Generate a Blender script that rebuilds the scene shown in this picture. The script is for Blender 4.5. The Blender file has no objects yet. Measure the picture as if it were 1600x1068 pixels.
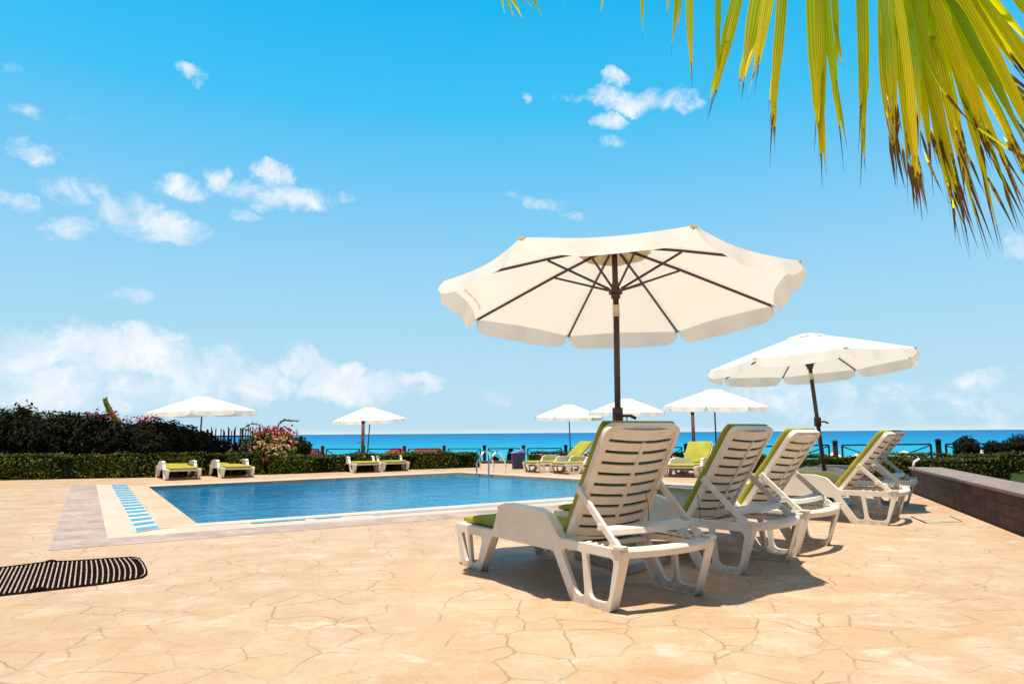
import bpy, bmesh, math, random
import numpy as np
from mathutils import Vector, Matrix
R = math.radians
scene = bpy.context.scene
col = scene.collection

# ------------------------------------------------------------------ camera
EYE = Vector((0, 0, 0.98)); FPX = 1066.7
pitch = math.atan(142.3 / 1067.0); roll = R(0.41)
Fw = Vector((0, math.cos(pitch), math.sin(pitch)))
R0 = Vector((1, 0, 0)); U0 = R0.cross(Fw)
Rt = R0 * math.cos(roll) - U0 * math.sin(roll); Up = Rt.cross(Fw)
cam_d = bpy.data.cameras.new("camera"); cam = bpy.data.objects.new("camera", cam_d); col.objects.link(cam)
cam_d.lens = 24.0; cam_d.sensor_width = 36.0; cam_d.clip_start = 0.05; cam_d.clip_end = 60000
m = Matrix((Rt, Up, -Fw)).transposed().to_4x4(); m.translation = EYE
cam.matrix_world = m
scene.camera = cam

def ray(x, y):
    return Fw + Rt * ((x - 800) / FPX) - Up * ((y - 534) / FPX)
def gnd(x, y, z=0.0):
    d = ray(x, y); return EYE + d * ((z - EYE.z) / d.z)
def at_depth(x, y, Y):
    d = ray(x, y); return EYE + d * (Y / d.y)

# ------------------------------------------------------------------ sun, world, exposure
SUN = Vector((-0.075, -0.15, 1.0)).normalized()
ld = bpy.data.lights.new("sun", 'SUN'); ld.energy = 5.0; ld.angle = R(0.5); ld.color = (1.0, 0.925, 0.80)
lo = bpy.data.objects.new("sun", ld); col.objects.link(lo)
lo.rotation_euler = SUN.to_track_quat('Z', 'Y').to_euler()
scene.view_settings.view_transform = 'Standard'; scene.view_settings.look = 'None'
scene.view_settings.exposure = 0.40; scene.view_settings.gamma = 1.0
scene.view_settings.use_curve_mapping = False
scene.render.engine = 'CYCLES'
scene.cycles.max_bounces = 8; scene.cycles.transparent_max_bounces = 12
scene.cycles.sample_clamp_indirect = 4.0

world = bpy.data.worlds.new("World"); scene.world = world; world.use_nodes = True
wt = world.node_tree; wt.nodes.clear()

class NT:
    """small helper for node trees"""
    def __init__(s, t): s.t = t
    def n(s, ty, **kw):
        nd = s.t.nodes.new(ty)
        for k, v in kw.items():
            if k.startswith('i_'):
                key = k[2:]
                nd.inputs[int(key) if key.isdigit() else key.replace('_', ' ')].default_value = v
            else: setattr(nd, k, v)
        return nd
    def l(s, a, b): s.t.links.new(a, b)
    def sock(s, v, inp):
        if isinstance(v, (int, float)): inp.default_value = v
        elif isinstance(v, (tuple, list)): inp.default_value = v
        else: s.l(v, inp)
    def math(s, op, a, b=0.0, c=None, clamp=False):
        nd = s.t.nodes.new('ShaderNodeMath'); nd.operation = op; nd.use_clamp = clamp
        s.sock(a, nd.inputs[0]); s.sock(b, nd.inputs[1])
        if c is not None: s.sock(c, nd.inputs[2])
        return nd.outputs[0]
    def vmath(s, op, a, b=(0, 0, 0)):
        nd = s.t.nodes.new('ShaderNodeVectorMath'); nd.operation = op
        s.sock(a, nd.inputs[0])
        s.sock(b, nd.inputs[1])
        return nd.outputs['Value'] if op in ('LENGTH', 'DOT_PRODUCT', 'DISTANCE') else nd.outputs[0]
    def mix(s, fac, a, b, bt='MIX'):
        nd = s.t.nodes.new('ShaderNodeMix'); nd.data_type = 'RGBA'; nd.blend_type = bt
        s.sock(fac, nd.inputs[0])
        for v, i in ((a, 6), (b, 7)):
            if isinstance(v, tuple) and len(v) == 3: v = v + (1,)
            s.sock(v, nd.inputs[i])
        return nd.outputs[2]
    def ramp(s, fac, stops, interp='LINEAR'):
        nd = s.t.nodes.new('ShaderNodeValToRGB'); cr = nd.color_ramp; cr.interpolation = interp
        while len(cr.elements) < len(stops): cr.elements.new(0.5)
        for e, (p, c) in zip(cr.elements, stops):
            e.position = p; e.color = (c + (1,)) if isinstance(c, tuple) else (c, c, c, 1)
        s.sock(fac, nd.inputs[0]); return nd.outputs[0]
    def smooth(s, v, a, b):
        nd = s.t.nodes.new('ShaderNodeMapRange'); nd.interpolation_type = 'SMOOTHSTEP'
        s.sock(v, nd.inputs[0]); s.sock(a, nd.inputs[1]); s.sock(b, nd.inputs[2]); return nd.outputs[0]
    def noise(s, vec, scale, detail=4, rough=0.55, dist=0.0, out='Fac'):
        nd = s.t.nodes.new('ShaderNodeTexNoise'); nd.inputs['Scale'].default_value = scale
        nd.inputs['Detail'].default_value = detail; nd.inputs['Roughness'].default_value = rough
        nd.inputs['Distortion'].default_value = dist
        if vec is not None: s.l(vec, nd.inputs['Vector'])
        return nd.outputs[out]

def build_world():
    N = NT(wt)
    tc = N.n('ShaderNodeTexCoord')
    d = N.vmath('NORMALIZE', tc.outputs['Generated'])
    sp = N.n('ShaderNodeSeparateXYZ'); N.l(d, sp.inputs[0])
    el = N.math('ARCSINE', sp.outputs[2])
    az = N.math('ARCTAN2', sp.outputs[0], sp.outputs[1])
    deg = N.math('MULTIPLY', el, 180 / math.pi)
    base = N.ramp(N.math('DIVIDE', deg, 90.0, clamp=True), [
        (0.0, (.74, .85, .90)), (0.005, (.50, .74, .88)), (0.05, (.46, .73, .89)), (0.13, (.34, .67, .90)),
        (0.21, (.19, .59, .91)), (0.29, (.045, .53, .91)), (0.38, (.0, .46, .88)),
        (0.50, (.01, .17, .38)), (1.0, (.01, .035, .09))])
    sky = N.n('ShaderNodeTexSky', sky_type='NISHITA', sun_disc=False)
    sky.sun_elevation = math.asin(SUN.z); sky.sun_rotation = math.atan2(SUN.x, SUN.y)
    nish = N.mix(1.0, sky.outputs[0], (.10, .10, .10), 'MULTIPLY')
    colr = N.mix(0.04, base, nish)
    colr = N.mix(N.smooth(sp.outputs[1], .25, -.35), colr, (.26, .36, .46), 'MULTIPLY')   # sky behind the camera dimmed on purpose, cuts cool fill and deepens shadows
    # clouds: patches of cumulus given by azimuth and elevation
    cb = N.n('ShaderNodeCombineXYZ'); N.l(az, cb.inputs[0]); N.l(el, cb.inputs[1])
    uv = cb.outputs[0]
    wn = N.noise(uv, 13.0, 7, 0.62, out='Color')
    w2 = N.vmath('SUBTRACT', wn, (.5, .5, .5))
    w2 = N.vmath('MULTIPLY', w2, (.085, .055, 0))
    uvw = N.vmath('ADD', uv, w2)
    blobs = [ # px x, y, half width, half height, strength
        (300, 112, 34, 12, .62), (315, 128, 16, 12, .55), (28, 105, 26, 7, .35), (50, 166, 26, 12, .5), (113, 180, 18, 6, .35),
        (60, 233, 34, 17, .8), (135, 298, 60, 20, .55), (195, 325, 60, 26, .8), (245, 352, 85, 24, .9), (110, 352, 50, 18, .7),
        (35, 318, 34, 16, .75), (290, 296, 38, 19, .65), (343, 280, 22, 20, .9), (430, 275, 34, 22, .95), (430, 305, 80, 20, 1.0),
        (530, 308, 20, 9, .5), (375, 330, 40, 10, .45), (205, 463, 38, 14, .6),
        (965, 120, 26, 18, .9), (955, 152, 45, 24, 1.0), (1020, 156, 62, 20, 1.0), (1075, 165, 26, 10, .7), (950, 188, 32, 12, .9),
        (955, 216, 26, 10, .5), (885, 155, 24, 9, .35), (824, 158, 8, 10, .45), (850, 318, 60, 13, .45), (890, 330, 28, 12, .4), (805, 310, 26, 9, .4),
        (30, 560, 75, 42, .9), (130, 540, 60, 34, .95), (215, 560, 95, 42, 1.0), (120, 600, 230, 40, .75), (330, 590, 95, 38, .75),
        (395, 598, 50, 30, .85), (470, 562, 36, 26, 1.15), (505, 580, 40, 28, 1.1), (540, 585, 32, 22, 1.0), (545, 605, 120, 22, .9), (640, 598, 60, 15, .7),
        (665, 592, 22, 10, .8), (330, 545, 60, 20, .4), (774, 622, 26, 11, .6),
        (1240, 615, 110, 34, .62), (1410, 625, 60, 32, .62), (1480, 635, 120, 30, .55), (1530, 595, 65, 16, .8), (1600, 610, 60, 30, .6),
        (1350, 650, 200, 20, .4), (1600, 385, 40, 18, .5), (-60, 560, 60, 40, .8), (1700, 600, 90, 30, .7), (-140, 330, 90, 30, .6)]
    acc = None
    for (x, y, sx, sy, st) in blobs:
        st = st * 1.25 if (y > 500 and x < 700) else st
        dv = ray(x, y).normalized(); a = math.atan2(dv.x, dv.y); e = math.asin(dv.z)
        dx = ray(x + sx, y).normalized(); ax = abs(math.atan2(dx.x, dx.y) - a)
        ey = sy / FPX * math.cos(e) ** 2
        v = N.vmath('SUBTRACT', uvw, (a, e, 0)); v = N.vmath('MULTIPLY', v, (1 / (ax * 1.25), 1 / (ey * 1.25), 0))
        q = N.vmath('DOT_PRODUCT', v, v)
        q = N.math('MULTIPLY_ADD', q, -st, st)
        acc = q if acc is None else N.math('MAXIMUM', acc, q)
    acc = N.math('MAXIMUM', acc, 0.0)
    nz = N.noise(uv, 18.0, 14, 0.70, 0.5)
    det = N.math('MULTIPLY_ADD', nz, 3.4, -1.75)
    dens = N.math('ADD', acc, det)
    dens = N.math('MULTIPLY', dens, N.smooth(acc, 0.0, 0.35))
    mask = N.smooth(dens, -0.08, 1.25)
    mask = N.math('MULTIPLY', mask, 1.0, clamp=True)
    nb = N.noise(uvw, 14.0, 6, 0.55)
    ccol = N.mix(N.smooth(nb, 0.35, 0.68), (.66, .80, .93), (.95, .97, 1.0))
    fin = N.mix(mask, colr, ccol)
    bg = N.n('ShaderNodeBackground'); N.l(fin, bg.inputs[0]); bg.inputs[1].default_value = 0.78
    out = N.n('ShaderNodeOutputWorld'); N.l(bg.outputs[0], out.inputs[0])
build_world()
world.cycles.sampling_method = 'MANUAL'; world.cycles.sample_map_resolution = 256

# ------------------------------------------------------------------ materials
def new_mat(name):
    m = bpy.data.materials.new(name); m.use_nodes = True; m.node_tree.nodes.clear()
    N = NT(m.node_tree); out = N.n('ShaderNodeOutputMaterial'); return m, N, out
def principled(N, out, color, rough=0.5, spec=0.5, **kw):
    b = N.n('ShaderNodeBsdfPrincipled')
    if isinstance(color, tuple) and len(color) == 3: color = color + (1,)
    N.sock(color, b.inputs['Base Color']); N.sock(rough, b.inputs['Roughness'])
    b.inputs['Specular IOR Level'].default_value = spec
    for k, v in kw.items(): N.sock(v, b.inputs[k.replace('_', ' ')])
    N.l(b.outputs[0], out.inputs[0]); return b
def bump(N, h, strength=0.3, dist=0.01):
    b = N.n('ShaderNodeBump'); b.inputs['Strength'].default_value = strength; b.inputs['Distance'].default_value = dist
    N.l(h, b.inputs['Height']); return b.outputs[0]
def objco(N): return N.n('ShaderNodeTexCoord').outputs['Object']
def geopos(N): return N.n('ShaderNodeNewGeometry').outputs['Position']

def mat_plain(name, c, rough=0.5, spec=0.5, var=0.12, scale=8.0, metal=0.0, bumps=0.1):
    m, N, out = new_mat(name); co = objco(N)
    nz = N.noise(co, scale, 5, 0.6)
    c2 = tuple(max(0, v * (1 - var * 2)) for v in c)
    colr = N.mix(N.smooth(nz, 0.25, 0.7), c2, c)
    b = principled(N, out, colr, rough, spec, Metallic=metal)
    if bumps: N.l(bump(N, N.noise(co, scale * 12, 3), bumps, 0.002), b.inputs['Normal'])
    return m

def mat_deck():
    m, N, out = new_mat('stamped_concrete'); P = geopos(N)
    wob = N.vmath('MULTIPLY', N.vmath('SUBTRACT', N.noise(P, 2.2, 3, 0.6, out='Color'), (.5, .5, .5)), (.17, .17, 0))
    fine = N.vmath('MULTIPLY', N.vmath('SUBTRACT', N.noise(P, 22, 3, 0.6, out='Color'), (.5, .5, .5)), (.022, .022, 0))
    flat = N.vmath('MULTIPLY', N.vmath('ADD', N.vmath('ADD', P, wob), fine), (1, 1, 0))
    vo = N.n('ShaderNodeTexVoronoi', feature='DISTANCE_TO_EDGE'); vo.inputs['Scale'].default_value = 3.3
    vo.inputs['Randomness'].default_value = 0.72; N.l(flat, vo.inputs['Vector'])
    vc = N.n('ShaderNodeTexVoronoi', feature='F1'); vc.inputs['Scale'].default_value = 3.3
    vc.inputs['Randomness'].default_value = 0.72; N.l(flat, vc.inputs['Vector'])
    dist = vo.outputs['Distance']
    wid = N.math('MULTIPLY_ADD', N.noise(P, 3.0, 3, 0.6), 0.034, -0.008)   # joint width comes and goes
    joint = N.math('SUBTRACT', 1.0, N.smooth(dist, 0.0, N.math('MAXIMUM', wid, 0.003)), clamp=True)
    fade = N.smooth(N.noise(N.vmath('ADD', P, (7, 3, 0)), 1.6, 4, 0.65), 0.42, 0.60)
    jm = N.math('MULTIPLY', joint, N.math('MULTIPLY_ADD', fade, 0.85, 0.12))
    groove = N.math('SUBTRACT', 1.0, N.smooth(dist, 0.0, 0.035), clamp=True)
    n1 = N.noise(P, 0.40, 4, 0.6); n2 = N.noise(N.vmath('ADD', P, (3, 9, 0)), 2.4, 7, 0.72); n3 = N.noise(P, 34, 5, 0.75)
    streak = N.noise(N.vmath('MULTIPLY', N.vmath('ADD', P, (5, 5, 0)), (1.2, 2.4, 1)), 1.5, 8, 0.74, 0.5)
    c = N.mix(N.smooth(n1, 0.30, 0.70), (.44, .285, .170), (.50, .345, .22))
    c = N.mix(N.math('MULTIPLY', N.smooth(n2, 0.42, 0.72), 0.7), c, (.59, .475, .355))
    c = N.mix(N.math('MULTIPLY', N.smooth(streak, 0.56, 0.66), 0.65), c, (.66, .56, .46))
    c = N.mix(N.math('MULTIPLY', N.smooth(streak, 0.46, 0.34), 0.6), c, (.42, .23, .10))
    cs = N.n('ShaderNodeSeparateColor'); N.l(vc.outputs['Color'], cs.inputs[0])
    c = N.mix(N.math('MULTIPLY', cs.outputs[0], 0.30), c, (.50, .31, .15))
    c = N.mix(N.math('MULTIPLY', N.smooth(n3, 0.50, 0.75), 0.40), c, (.34, .20, .10))
    c = N.mix(N.math('MULTIPLY', N.smooth(n3, 0.46, 0.28), 0.35), c, (.66, .54, .42))
    dirt = N.math('MULTIPLY', groove, N.smooth(N.noise(P, 5.0, 4, .7), .45, .7))
    c = N.mix(N.math('MULTIPLY', dirt, 0.14), c, (.36, .20, .09))
    c = N.mix(N.math('MULTIPLY', jm, 0.62), c, (.23, .12, .055))
    h = N.math('ADD', N.math('MULTIPLY', N.math('MULTIPLY', N.smooth(dist, 0.0, 0.022), N.math('MULTIPLY_ADD', fade, .36, .12)), 1.0), N.math('ADD', N.math('MULTIPLY', n2, 0.7), N.math('MULTIPLY', n3, 0.16)))
    b = principled(N, out, c, N.math('MULTIPLY_ADD', n2, 0.3, 0.42), 0.3)
    N.l(bump(N, h, 0.75, 0.02), b.inputs['Normal'])
    return m

def mat_strip(name, c1, c2, c3, sc=2.0):
    m, N, out = new_mat(name); P = geopos(N)
    a = N.noise(P, sc, 6, 0.7); b_ = N.noise(N.vmath('MULTIPLY', P, (2.0, 5.0, 1)), sc * 1.4, 6, 0.75)
    c = N.mix(N.smooth(a, 0.32, 0.68), c1, c2)
    c = N.mix(N.math('MULTIPLY', N.smooth(b_, 0.52, 0.70), 0.8), c, c3)
    c = N.mix(N.math('MULTIPLY', N.smooth(N.noise(P, 24, 4, .7), 0.5, 0.85), .3), c, tuple(v * .55 for v in c1))
    b = principled(N, out, c, 0.6, 0.25); N.l(bump(N, N.noise(P, 20, 5, .7), 0.3, 0.01), b.inputs['Normal'])
    return m

def mat_pool_tile():
    m, N, out = new_mat('pool_tiles'); co = geopos(N)
    br = N.n('ShaderNodeTexBrick', offset=0.0); br.inputs['Scale'].default_value = 1.0
    br.inputs['Brick Width'].default_value = .25; br.inputs['Row Height'].default_value = .25; br.inputs['Mortar Size'].default_value = .006
    br.inputs['Color1'].default_value = (.012, .30, .62, 1); br.inputs['Color2'].default_value = (.018, .35, .68, 1); br.inputs['Mortar'].default_value = (.08, .42, .70, 1)
    rot = N.n('ShaderNodeMapping'); rot.inputs['Rotation'].default_value = (0, 0, R(-37)); N.l(co, rot.inputs[0]); N.l(rot.outputs[0], br.inputs[0])
    c = br.outputs[0]
    principled(N, out, c, 0.3, 0.4); return m

def mat_water():
    m, N, out = new_mat('pool_water'); P = geopos(N)
    st = N.vmath('MULTIPLY', P, (1, 1, 0))
    h = N.math('ADD', N.noise(st, 3.0, 3, 0.5, 0.5), N.math('MULTIPLY', N.noise(st, 11.0, 3, 0.55, 0.4), 0.35))
    nrm = bump(N, h, 0.5, 0.03)
    big = N.noise(N.vmath('MULTIPLY', P, (.35, .35, 0)), 1.0, 3, .5); rip = N.noise(N.vmath('MULTIPLY', st, (1.6, 3.4, 0)), 1.6, 5, .6, .8)
    c = N.mix(N.smooth(big, .3, .7), (.0, .095, .235), (.0, .15, .31))
    c = N.mix(N.math('MULTIPLY', N.smooth(rip, .45, .75), .55), c, (.01, .28, .44))
    sx = N.n('ShaderNodeSeparateXYZ'); N.l(P, sx.inputs[0])
    c = N.mix(N.math('MULTIPLY', N.smooth(N.math('ADD', sx.outputs[0], N.math('MULTIPLY', rip, 2.0)), -4.5, 2.5), .45), c, (.01, .30, .47))   # shallower towards the right end
    br = N.n('ShaderNodeTexBrick', offset=0.0); br.inputs['Brick Width'].default_value = 1.25; br.inputs['Row Height'].default_value = 1.25; br.inputs['Mortar Size'].default_value = .035; br.inputs['Scale'].default_value = 1.0
    br.inputs['Color1'].default_value = br.inputs['Color2'].default_value = (0, 0, 0, 1); br.inputs['Mortar'].default_value = (1, 1, 1, 1)
    rot = N.n('ShaderNodeMapping'); rot.inputs['Rotation'].default_value = (0, 0, R(-36)); N.l(N.vmath('ADD', P, N.vmath('MULTIPLY', N.vmath('SUBTRACT', N.noise(st, 5, 3, out='Color'), (.5, .5, .5)), (.35, .35, 0))), rot.inputs[0]); N.l(rot.outputs[0], br.inputs[0])
    c = N.mix(N.math('MULTIPLY', br.outputs[0], .30), c, (.0, .09, .24))
    body = N.n('ShaderNodeBsdfDiffuse'); N.l(c, body.inputs[0])
    gl = N.n('ShaderNodeBsdfGlossy'); gl.inputs['Roughness'].default_value = 0.03; gl.inputs[0].default_value = (.8, .92, 1, 1); N.l(nrm, gl.inputs['Normal'])
    fr = N.n('ShaderNodeFresnel'); fr.inputs['IOR'].default_value = 1.33; N.l(nrm, fr.inputs['Normal'])
    mx = N.n('ShaderNodeMixShader'); N.l(N.math('MULTIPLY', fr.outputs[0], 0.7, clamp=True), mx.inputs[0]); N.l(body.outputs[0], mx.inputs[1]); N.l(gl.outputs[0], mx.inputs[2])
    N.l(mx.outputs[0], out.inputs[0]); return m

def mat_sea():
    m, N, out = new_mat('sea_water'); P = geopos(N)
    sp = N.n('ShaderNodeSeparateXYZ'); N.l(P, sp.inputs[0])
    dd = N.math('SUBTRACT', N.vmath('LENGTH', P), 0)
    lg = N.math('LOGARITHM', dd, 10.0)                      # depth of the water grows away from the beach
    nz = N.noise(N.vmath('MULTIPLY', P, (.004, .02, 0)), 1.0, 5, .6)
    v = N.math('MULTIPLY_ADD', nz, 0.5, N.math('SUBTRACT', lg, 0.25))
    c = N.ramp(N.math('DIVIDE', N.math('SUBTRACT', v, 1.9), 2.1, clamp=True),
               [(0, (.04, .42, .46)), (0.12, (.01, .32, .44)), (0.28, (.0, .205, .40)), (0.45, (.0, .145, .34)), (0.75, (.0, .115, .30)), (1, (.0, .10, .27))])
    wv = N.noise(N.vmath('MULTIPLY', P, (.12, .55, 0)), 1.0, 6, .65)
    c = N.mix(N.math('MULTIPLY', N.smooth(wv, .52, .8), .35), c, (.12, .45, .62))
    b = principled(N, out, c, 0.55, 0.12); N.l(bump(N, wv, 0.25, 0.4), b.inputs['Normal']); return m

def mat_leaf(name, dark, light, trans=0.3, rough=0.5):
    m, N, out = new_mat(name)
    g = N.n('ShaderNodeNewGeometry')
    c = N.mix(N.math('POWER', g.outputs['Random Per Island'], 2.6), dark, light)
    b = N.n('ShaderNodeBsdfPrincipled'); N.l(c, b.inputs['Base Color']); b.inputs['Roughness'].default_value = rough; b.inputs['Specular IOR Level'].default_value = .12
    t = N.n('ShaderNodeBsdfTranslucent'); N.l(N.mix(1.0, c, (1.0, 1.15, .4), 'MULTIPLY'), t.inputs[0])
    mx = N.n('ShaderNodeMixShader'); mx.inputs[0].default_value = trans; N.l(b.outputs[0], mx.inputs[1]); N.l(t.outputs[0], mx.inputs[2]); N.l(mx.outputs[0], out.inputs[0]); return m

def mat_canopy():
    m, N, out = new_mat('cream_canvas'); co = objco(N)
    c = N.mix(N.smooth(N.noise(co, 2.5, 5, .6), .3, .7), (.90, .86, .80), (.92, .89, .84))
    b = N.n('ShaderNodeBsdfPrincipled'); N.l(c, b.inputs['Base Color']); b.inputs['Roughness'].default_value = .8; b.inputs['Specular IOR Level'].default_value = .15
    wr = N.noise(N.vmath('MULTIPLY', co, (1, 1, .6)), 5.0, 4, .6, .8)
    nb = bump(N, N.math('ADD', wr, N.math('MULTIPLY', N.noise(co, 260, 2), .05)), .28, .03); N.l(nb, b.inputs['Normal'])
    t = N.n('ShaderNodeBsdfTranslucent'); t.inputs[0].default_value = (.97, .91, .84, 1)
    mx = N.n('ShaderNodeMixShader'); mx.inputs[0].default_value = .34; N.l(b.outputs[0], mx.inputs[1]); N.l(t.outputs[0], mx.inputs[2]); N.l(mx.outputs[0], out.inputs[0]); return m

def mat_plastic():
    m, N, out = new_mat('white_plastic'); co = objco(N)
    oi = N.n('ShaderNodeObjectInfo'); sh = N.vmath('ADD', co, N.vmath('MULTIPLY', oi.outputs['Location'], (3.1, 1.7, 2.3)))
    n = N.noise(sh, 3.2, 7, .68); n2 = N.noise(sh, 34.0, 5, .7); scr = N.noise(N.vmath('MULTIPLY', sh, (3, 60, 60)), 1.0, 4, .6)
    c = N.mix(N.smooth(n, .36, .70), (.86, .785, .68), (.77, .67, .545))
    c = N.mix(N.math('MULTIPLY', N.smooth(n2, .55, .78), .45), c, (.46, .37, .27))
    c = N.mix(N.math('MULTIPLY', N.smooth(scr, .62, .72), .30), c, (.50, .42, .33))
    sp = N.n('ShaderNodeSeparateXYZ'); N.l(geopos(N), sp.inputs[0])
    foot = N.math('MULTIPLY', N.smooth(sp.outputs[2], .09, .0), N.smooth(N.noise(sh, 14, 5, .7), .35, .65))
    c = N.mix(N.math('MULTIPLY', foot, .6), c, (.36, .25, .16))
    b = principled(N, out, c, N.math('MULTIPLY_ADD', n, .25, .28), .4); N.l(bump(N, N.math('ADD', n2, scr), .10, .004), b.inputs['Normal']); return m

def mat_cushion(name, c1, c2):
    m, N, out = new_mat(name); co = objco(N)
    c = N.mix(N.smooth(N.noise(co, 3.0, 5, .6), .3, .7), c1, c2)
    b = principled(N, out, c, .8, .15)
    h = N.math('ADD', N.noise(co, 5, 4, .6), N.math('MULTIPLY', N.noise(co, 300, 2), .06))
    N.l(bump(N, h, .4, .02), b.inputs['Normal']); return m

def mat_palm():
    m, N, out = new_mat('palm_leaflet'); co = objco(N)
    at = N.n('ShaderNodeAttribute', attribute_name='along'); u = at.outputs['Fac']
    ac = N.n('ShaderNodeAttribute', attribute_name='tone'); tn = ac.outputs['Fac']
    ax = N.n('ShaderNodeAttribute', attribute_name='across'); xx = ax.outputs['Fac']
    c = N.mix(tn, (.22, .43, .006), (.78, .74, .01))
    c = N.mix(N.smooth(N.math('ADD', u, N.math('MULTIPLY', tn, .4)), .55, 1.15), c, (.95, .72, .01))
    vein = N.n('ShaderNodeTexWave'); vein.inputs['Scale'].default_value = 1.3; vein.inputs['Distortion'].default_value = .3
    cx = N.n('ShaderNodeCombineXYZ'); N.l(xx, cx.inputs[0]); N.l(cx.outputs[0], vein.inputs[0])
    c = N.mix(N.math('MULTIPLY', vein.outputs['Fac'], .5), c, (.09, .17, .005))
    hsh = N.math('FRACT', N.math('MULTIPLY', tn, 37.3)); c = N.mix(N.math('MULTIPLY', hsh, .45), c, (.07, .15, .004))
    n = N.noise(N.vmath('MULTIPLY', co, (9, 9, 2.2)), 2.2, 6, .75)
    dead = N.smooth(N.math('ADD', u, N.math('MULTIPLY_ADD', n, .9, -.45)), .84, .88)
    spots = N.math('MULTIPLY', N.smooth(N.noise(co, 55, 3, .6), .68, .74), N.smooth(u, .3, .8))
    c = N.mix(N.math('MAXIMUM', dead, spots), c, N.mix(N.noise(co, 90, 2), (.05, .022, .02), (.19, .115, .09)))
    b = N.n('ShaderNodeBsdfPrincipled'); N.l(c, b.inputs['Base Color']); b.inputs['Roughness'].default_value = .38; b.inputs['Specular IOR Level'].default_value = .4
    t = N.n('ShaderNodeBsdfTranslucent'); N.l(N.mix(1.0, c, (2.1, 1.95, .5), 'MULTIPLY'), t.inputs[0])
    mx = N.n('ShaderNodeMixShader'); mx.inputs[0].default_value = .62; N.l(b.outputs[0], mx.inputs[1]); N.l(t.outputs[0], mx.inputs[2]); N.l(mx.outputs[0], out.inputs[0]); return m

def mat_stone():
    m, N, out = new_mat('dark_stone'); co = objco(N)
    sx = N.n('ShaderNodeSeparateXYZ'); N.l(co, sx.inputs[0]); cxz = N.n('ShaderNodeCombineXYZ'); N.l(sx.outputs[0], cxz.inputs[0]); N.l(sx.outputs[2], cxz.inputs[1])
    mp = N.vmath('ADD', cxz.outputs[0], N.vmath('MULTIPLY', N.vmath('SUBTRACT', N.noise(co, 3, 3, out='Color'), (.5, .5, .5)), (.13, .10, .06)))
    br = N.n('ShaderNodeTexBrick', offset=.42); N.l(mp, br.inputs[0]); br.inputs['Scale'].default_value = 1.0
    br.squash = 1.6; br.squash_frequency = 2; br.inputs['Brick Width'].default_value = .27; br.inputs['Row Height'].default_value = .13; br.inputs['Mortar Size'].default_value = .006
    br.inputs['Color1'].default_value = (.085, .045, .035, 1); br.inputs['Color2'].default_value = (.035, .022, .02, 1); br.inputs['Mortar'].default_value = (.02, .012, .012, 1)
    c = N.mix(N.math('MULTIPLY', N.smooth(N.noise(co, 7, 6, .7), .45, .8), .5), br.outputs[0], (.13, .075, .06))
    b = principled(N, out, c, .75, .25)
    N.l(bump(N, N.math('ADD', N.math('MULTIPLY', br.outputs['Fac'], -.6), N.noise(co, 14, 6, .7)), .7, .02), b.inputs['Normal']); return m

M = {}
M['deck'] = mat_deck()
M['purple'] = mat_strip('purple_concrete', (.31, .215, .18), (.46, .355, .305), (.66, .57, .51), 2.2)
M['cream'] = mat_strip('cream_concrete', (.52, .40, .30), (.58, .47, .37), (.64, .55, .46), 1.2)
M['tan'] = mat_strip('tan_coping', (.48, .345, .215), (.55, .42, .29), (.61, .50, .38), 1.2)
M['white_coping'] = mat_strip('white_coping', (.50, .42, .34), (.58, .51, .43), (.66, .60, .53), 2)
M['gutter'] = mat_strip('gutter_grey', (.26, .25, .27), (.38, .36, .38), (.56, .53, .50), 3)
M['tile_white'] = mat_plain('white_tile', (.74, .74, .72), .3, .5, .08, 6)
M['tile_blue'] = mat_plain('blue_tile', (.10, .42, .60), .25, .5, .2, 9)
M['pool'] = mat_pool_tile(); M['water'] = mat_water(); M['sea'] = mat_sea()
M['plastic'] = mat_plastic()
M['cush'] = mat_cushion('lime_cushion', (.31, .285, .03), (.40, .365, .05))
M['cushback'] = M['cush']
M['canvas'] = mat_canopy()
M['crown'] = mat_cushion('yellowed_canvas', (.80, .70, .50), (.84, .76, .58))
M['pole'] = mat_plain('brown_pole_paint', (.055, .022, .018), .4, .5, .2, 12)
M['joint'] = mat_plain('white_pole_joint', (.72, .64, .50), .4, .5)
M['bark'] = mat_plain('bark', (.09, .06, .04), .9, .2, .3, 20)
M['wood'] = mat_plain('stained_wood', (.15, .055, .03), .65, .3, .3, 10)
M['darkwood'] = mat_plain('dark_wood', (.045, .026, .022), .65, .3, .3, 10)
M['stone'] = mat_stone()
M['cap'] = mat_strip('wall_cap_stone', (.20, .145, .12), (.27, .205, .175), (.36, .30, .27), 3)
M['terrazzo'] = mat_strip('concrete_base', (.42, .38, .36), (.52, .48, .46), (.62, .58, .55), 14)
M['steel'] = mat_plain('stainless_steel', (.72, .73, .75), .16, .5, .04, 8, 1.0, 0)
M['bin'] = mat_plain('blue_plastic', (.006, .020, .16), .35, .5, .2, 6)
M['binlid'] = mat_plain('blue_plastic_lid', (.05, .14, .42), .4, .5, .2, 6)
M['iron'] = mat_plain('cast_iron', (.016, .007, .005), .95, .0, .3, 20)
M['bar'] = mat_plain('grate_bar', (.46, .38, .32), .7, .1, .25, 20)
M['cord'] = mat_plain('cord', (.05, .05, .03), .7, .2)
M['soil'] = mat_plain('soil', (.10, .075, .05), .95, .1, .3, 2)
M['grass'] = mat_plain('grass', (.035, .055, .010), .9, .1, .3, 6)
M['sand'] = mat_plain('sand', (.55, .45, .32), .95, .1, .15, .4)
M['hedge'] = mat_leaf('hedge_leaf', (.008, .016, .003), (.19, .20, .012), .12)
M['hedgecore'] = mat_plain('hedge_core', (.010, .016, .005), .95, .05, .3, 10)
M['boug'] = mat_leaf('bush_leaf', (.006, .008, .004), (.032, .034, .008), .08, .9)
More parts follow.
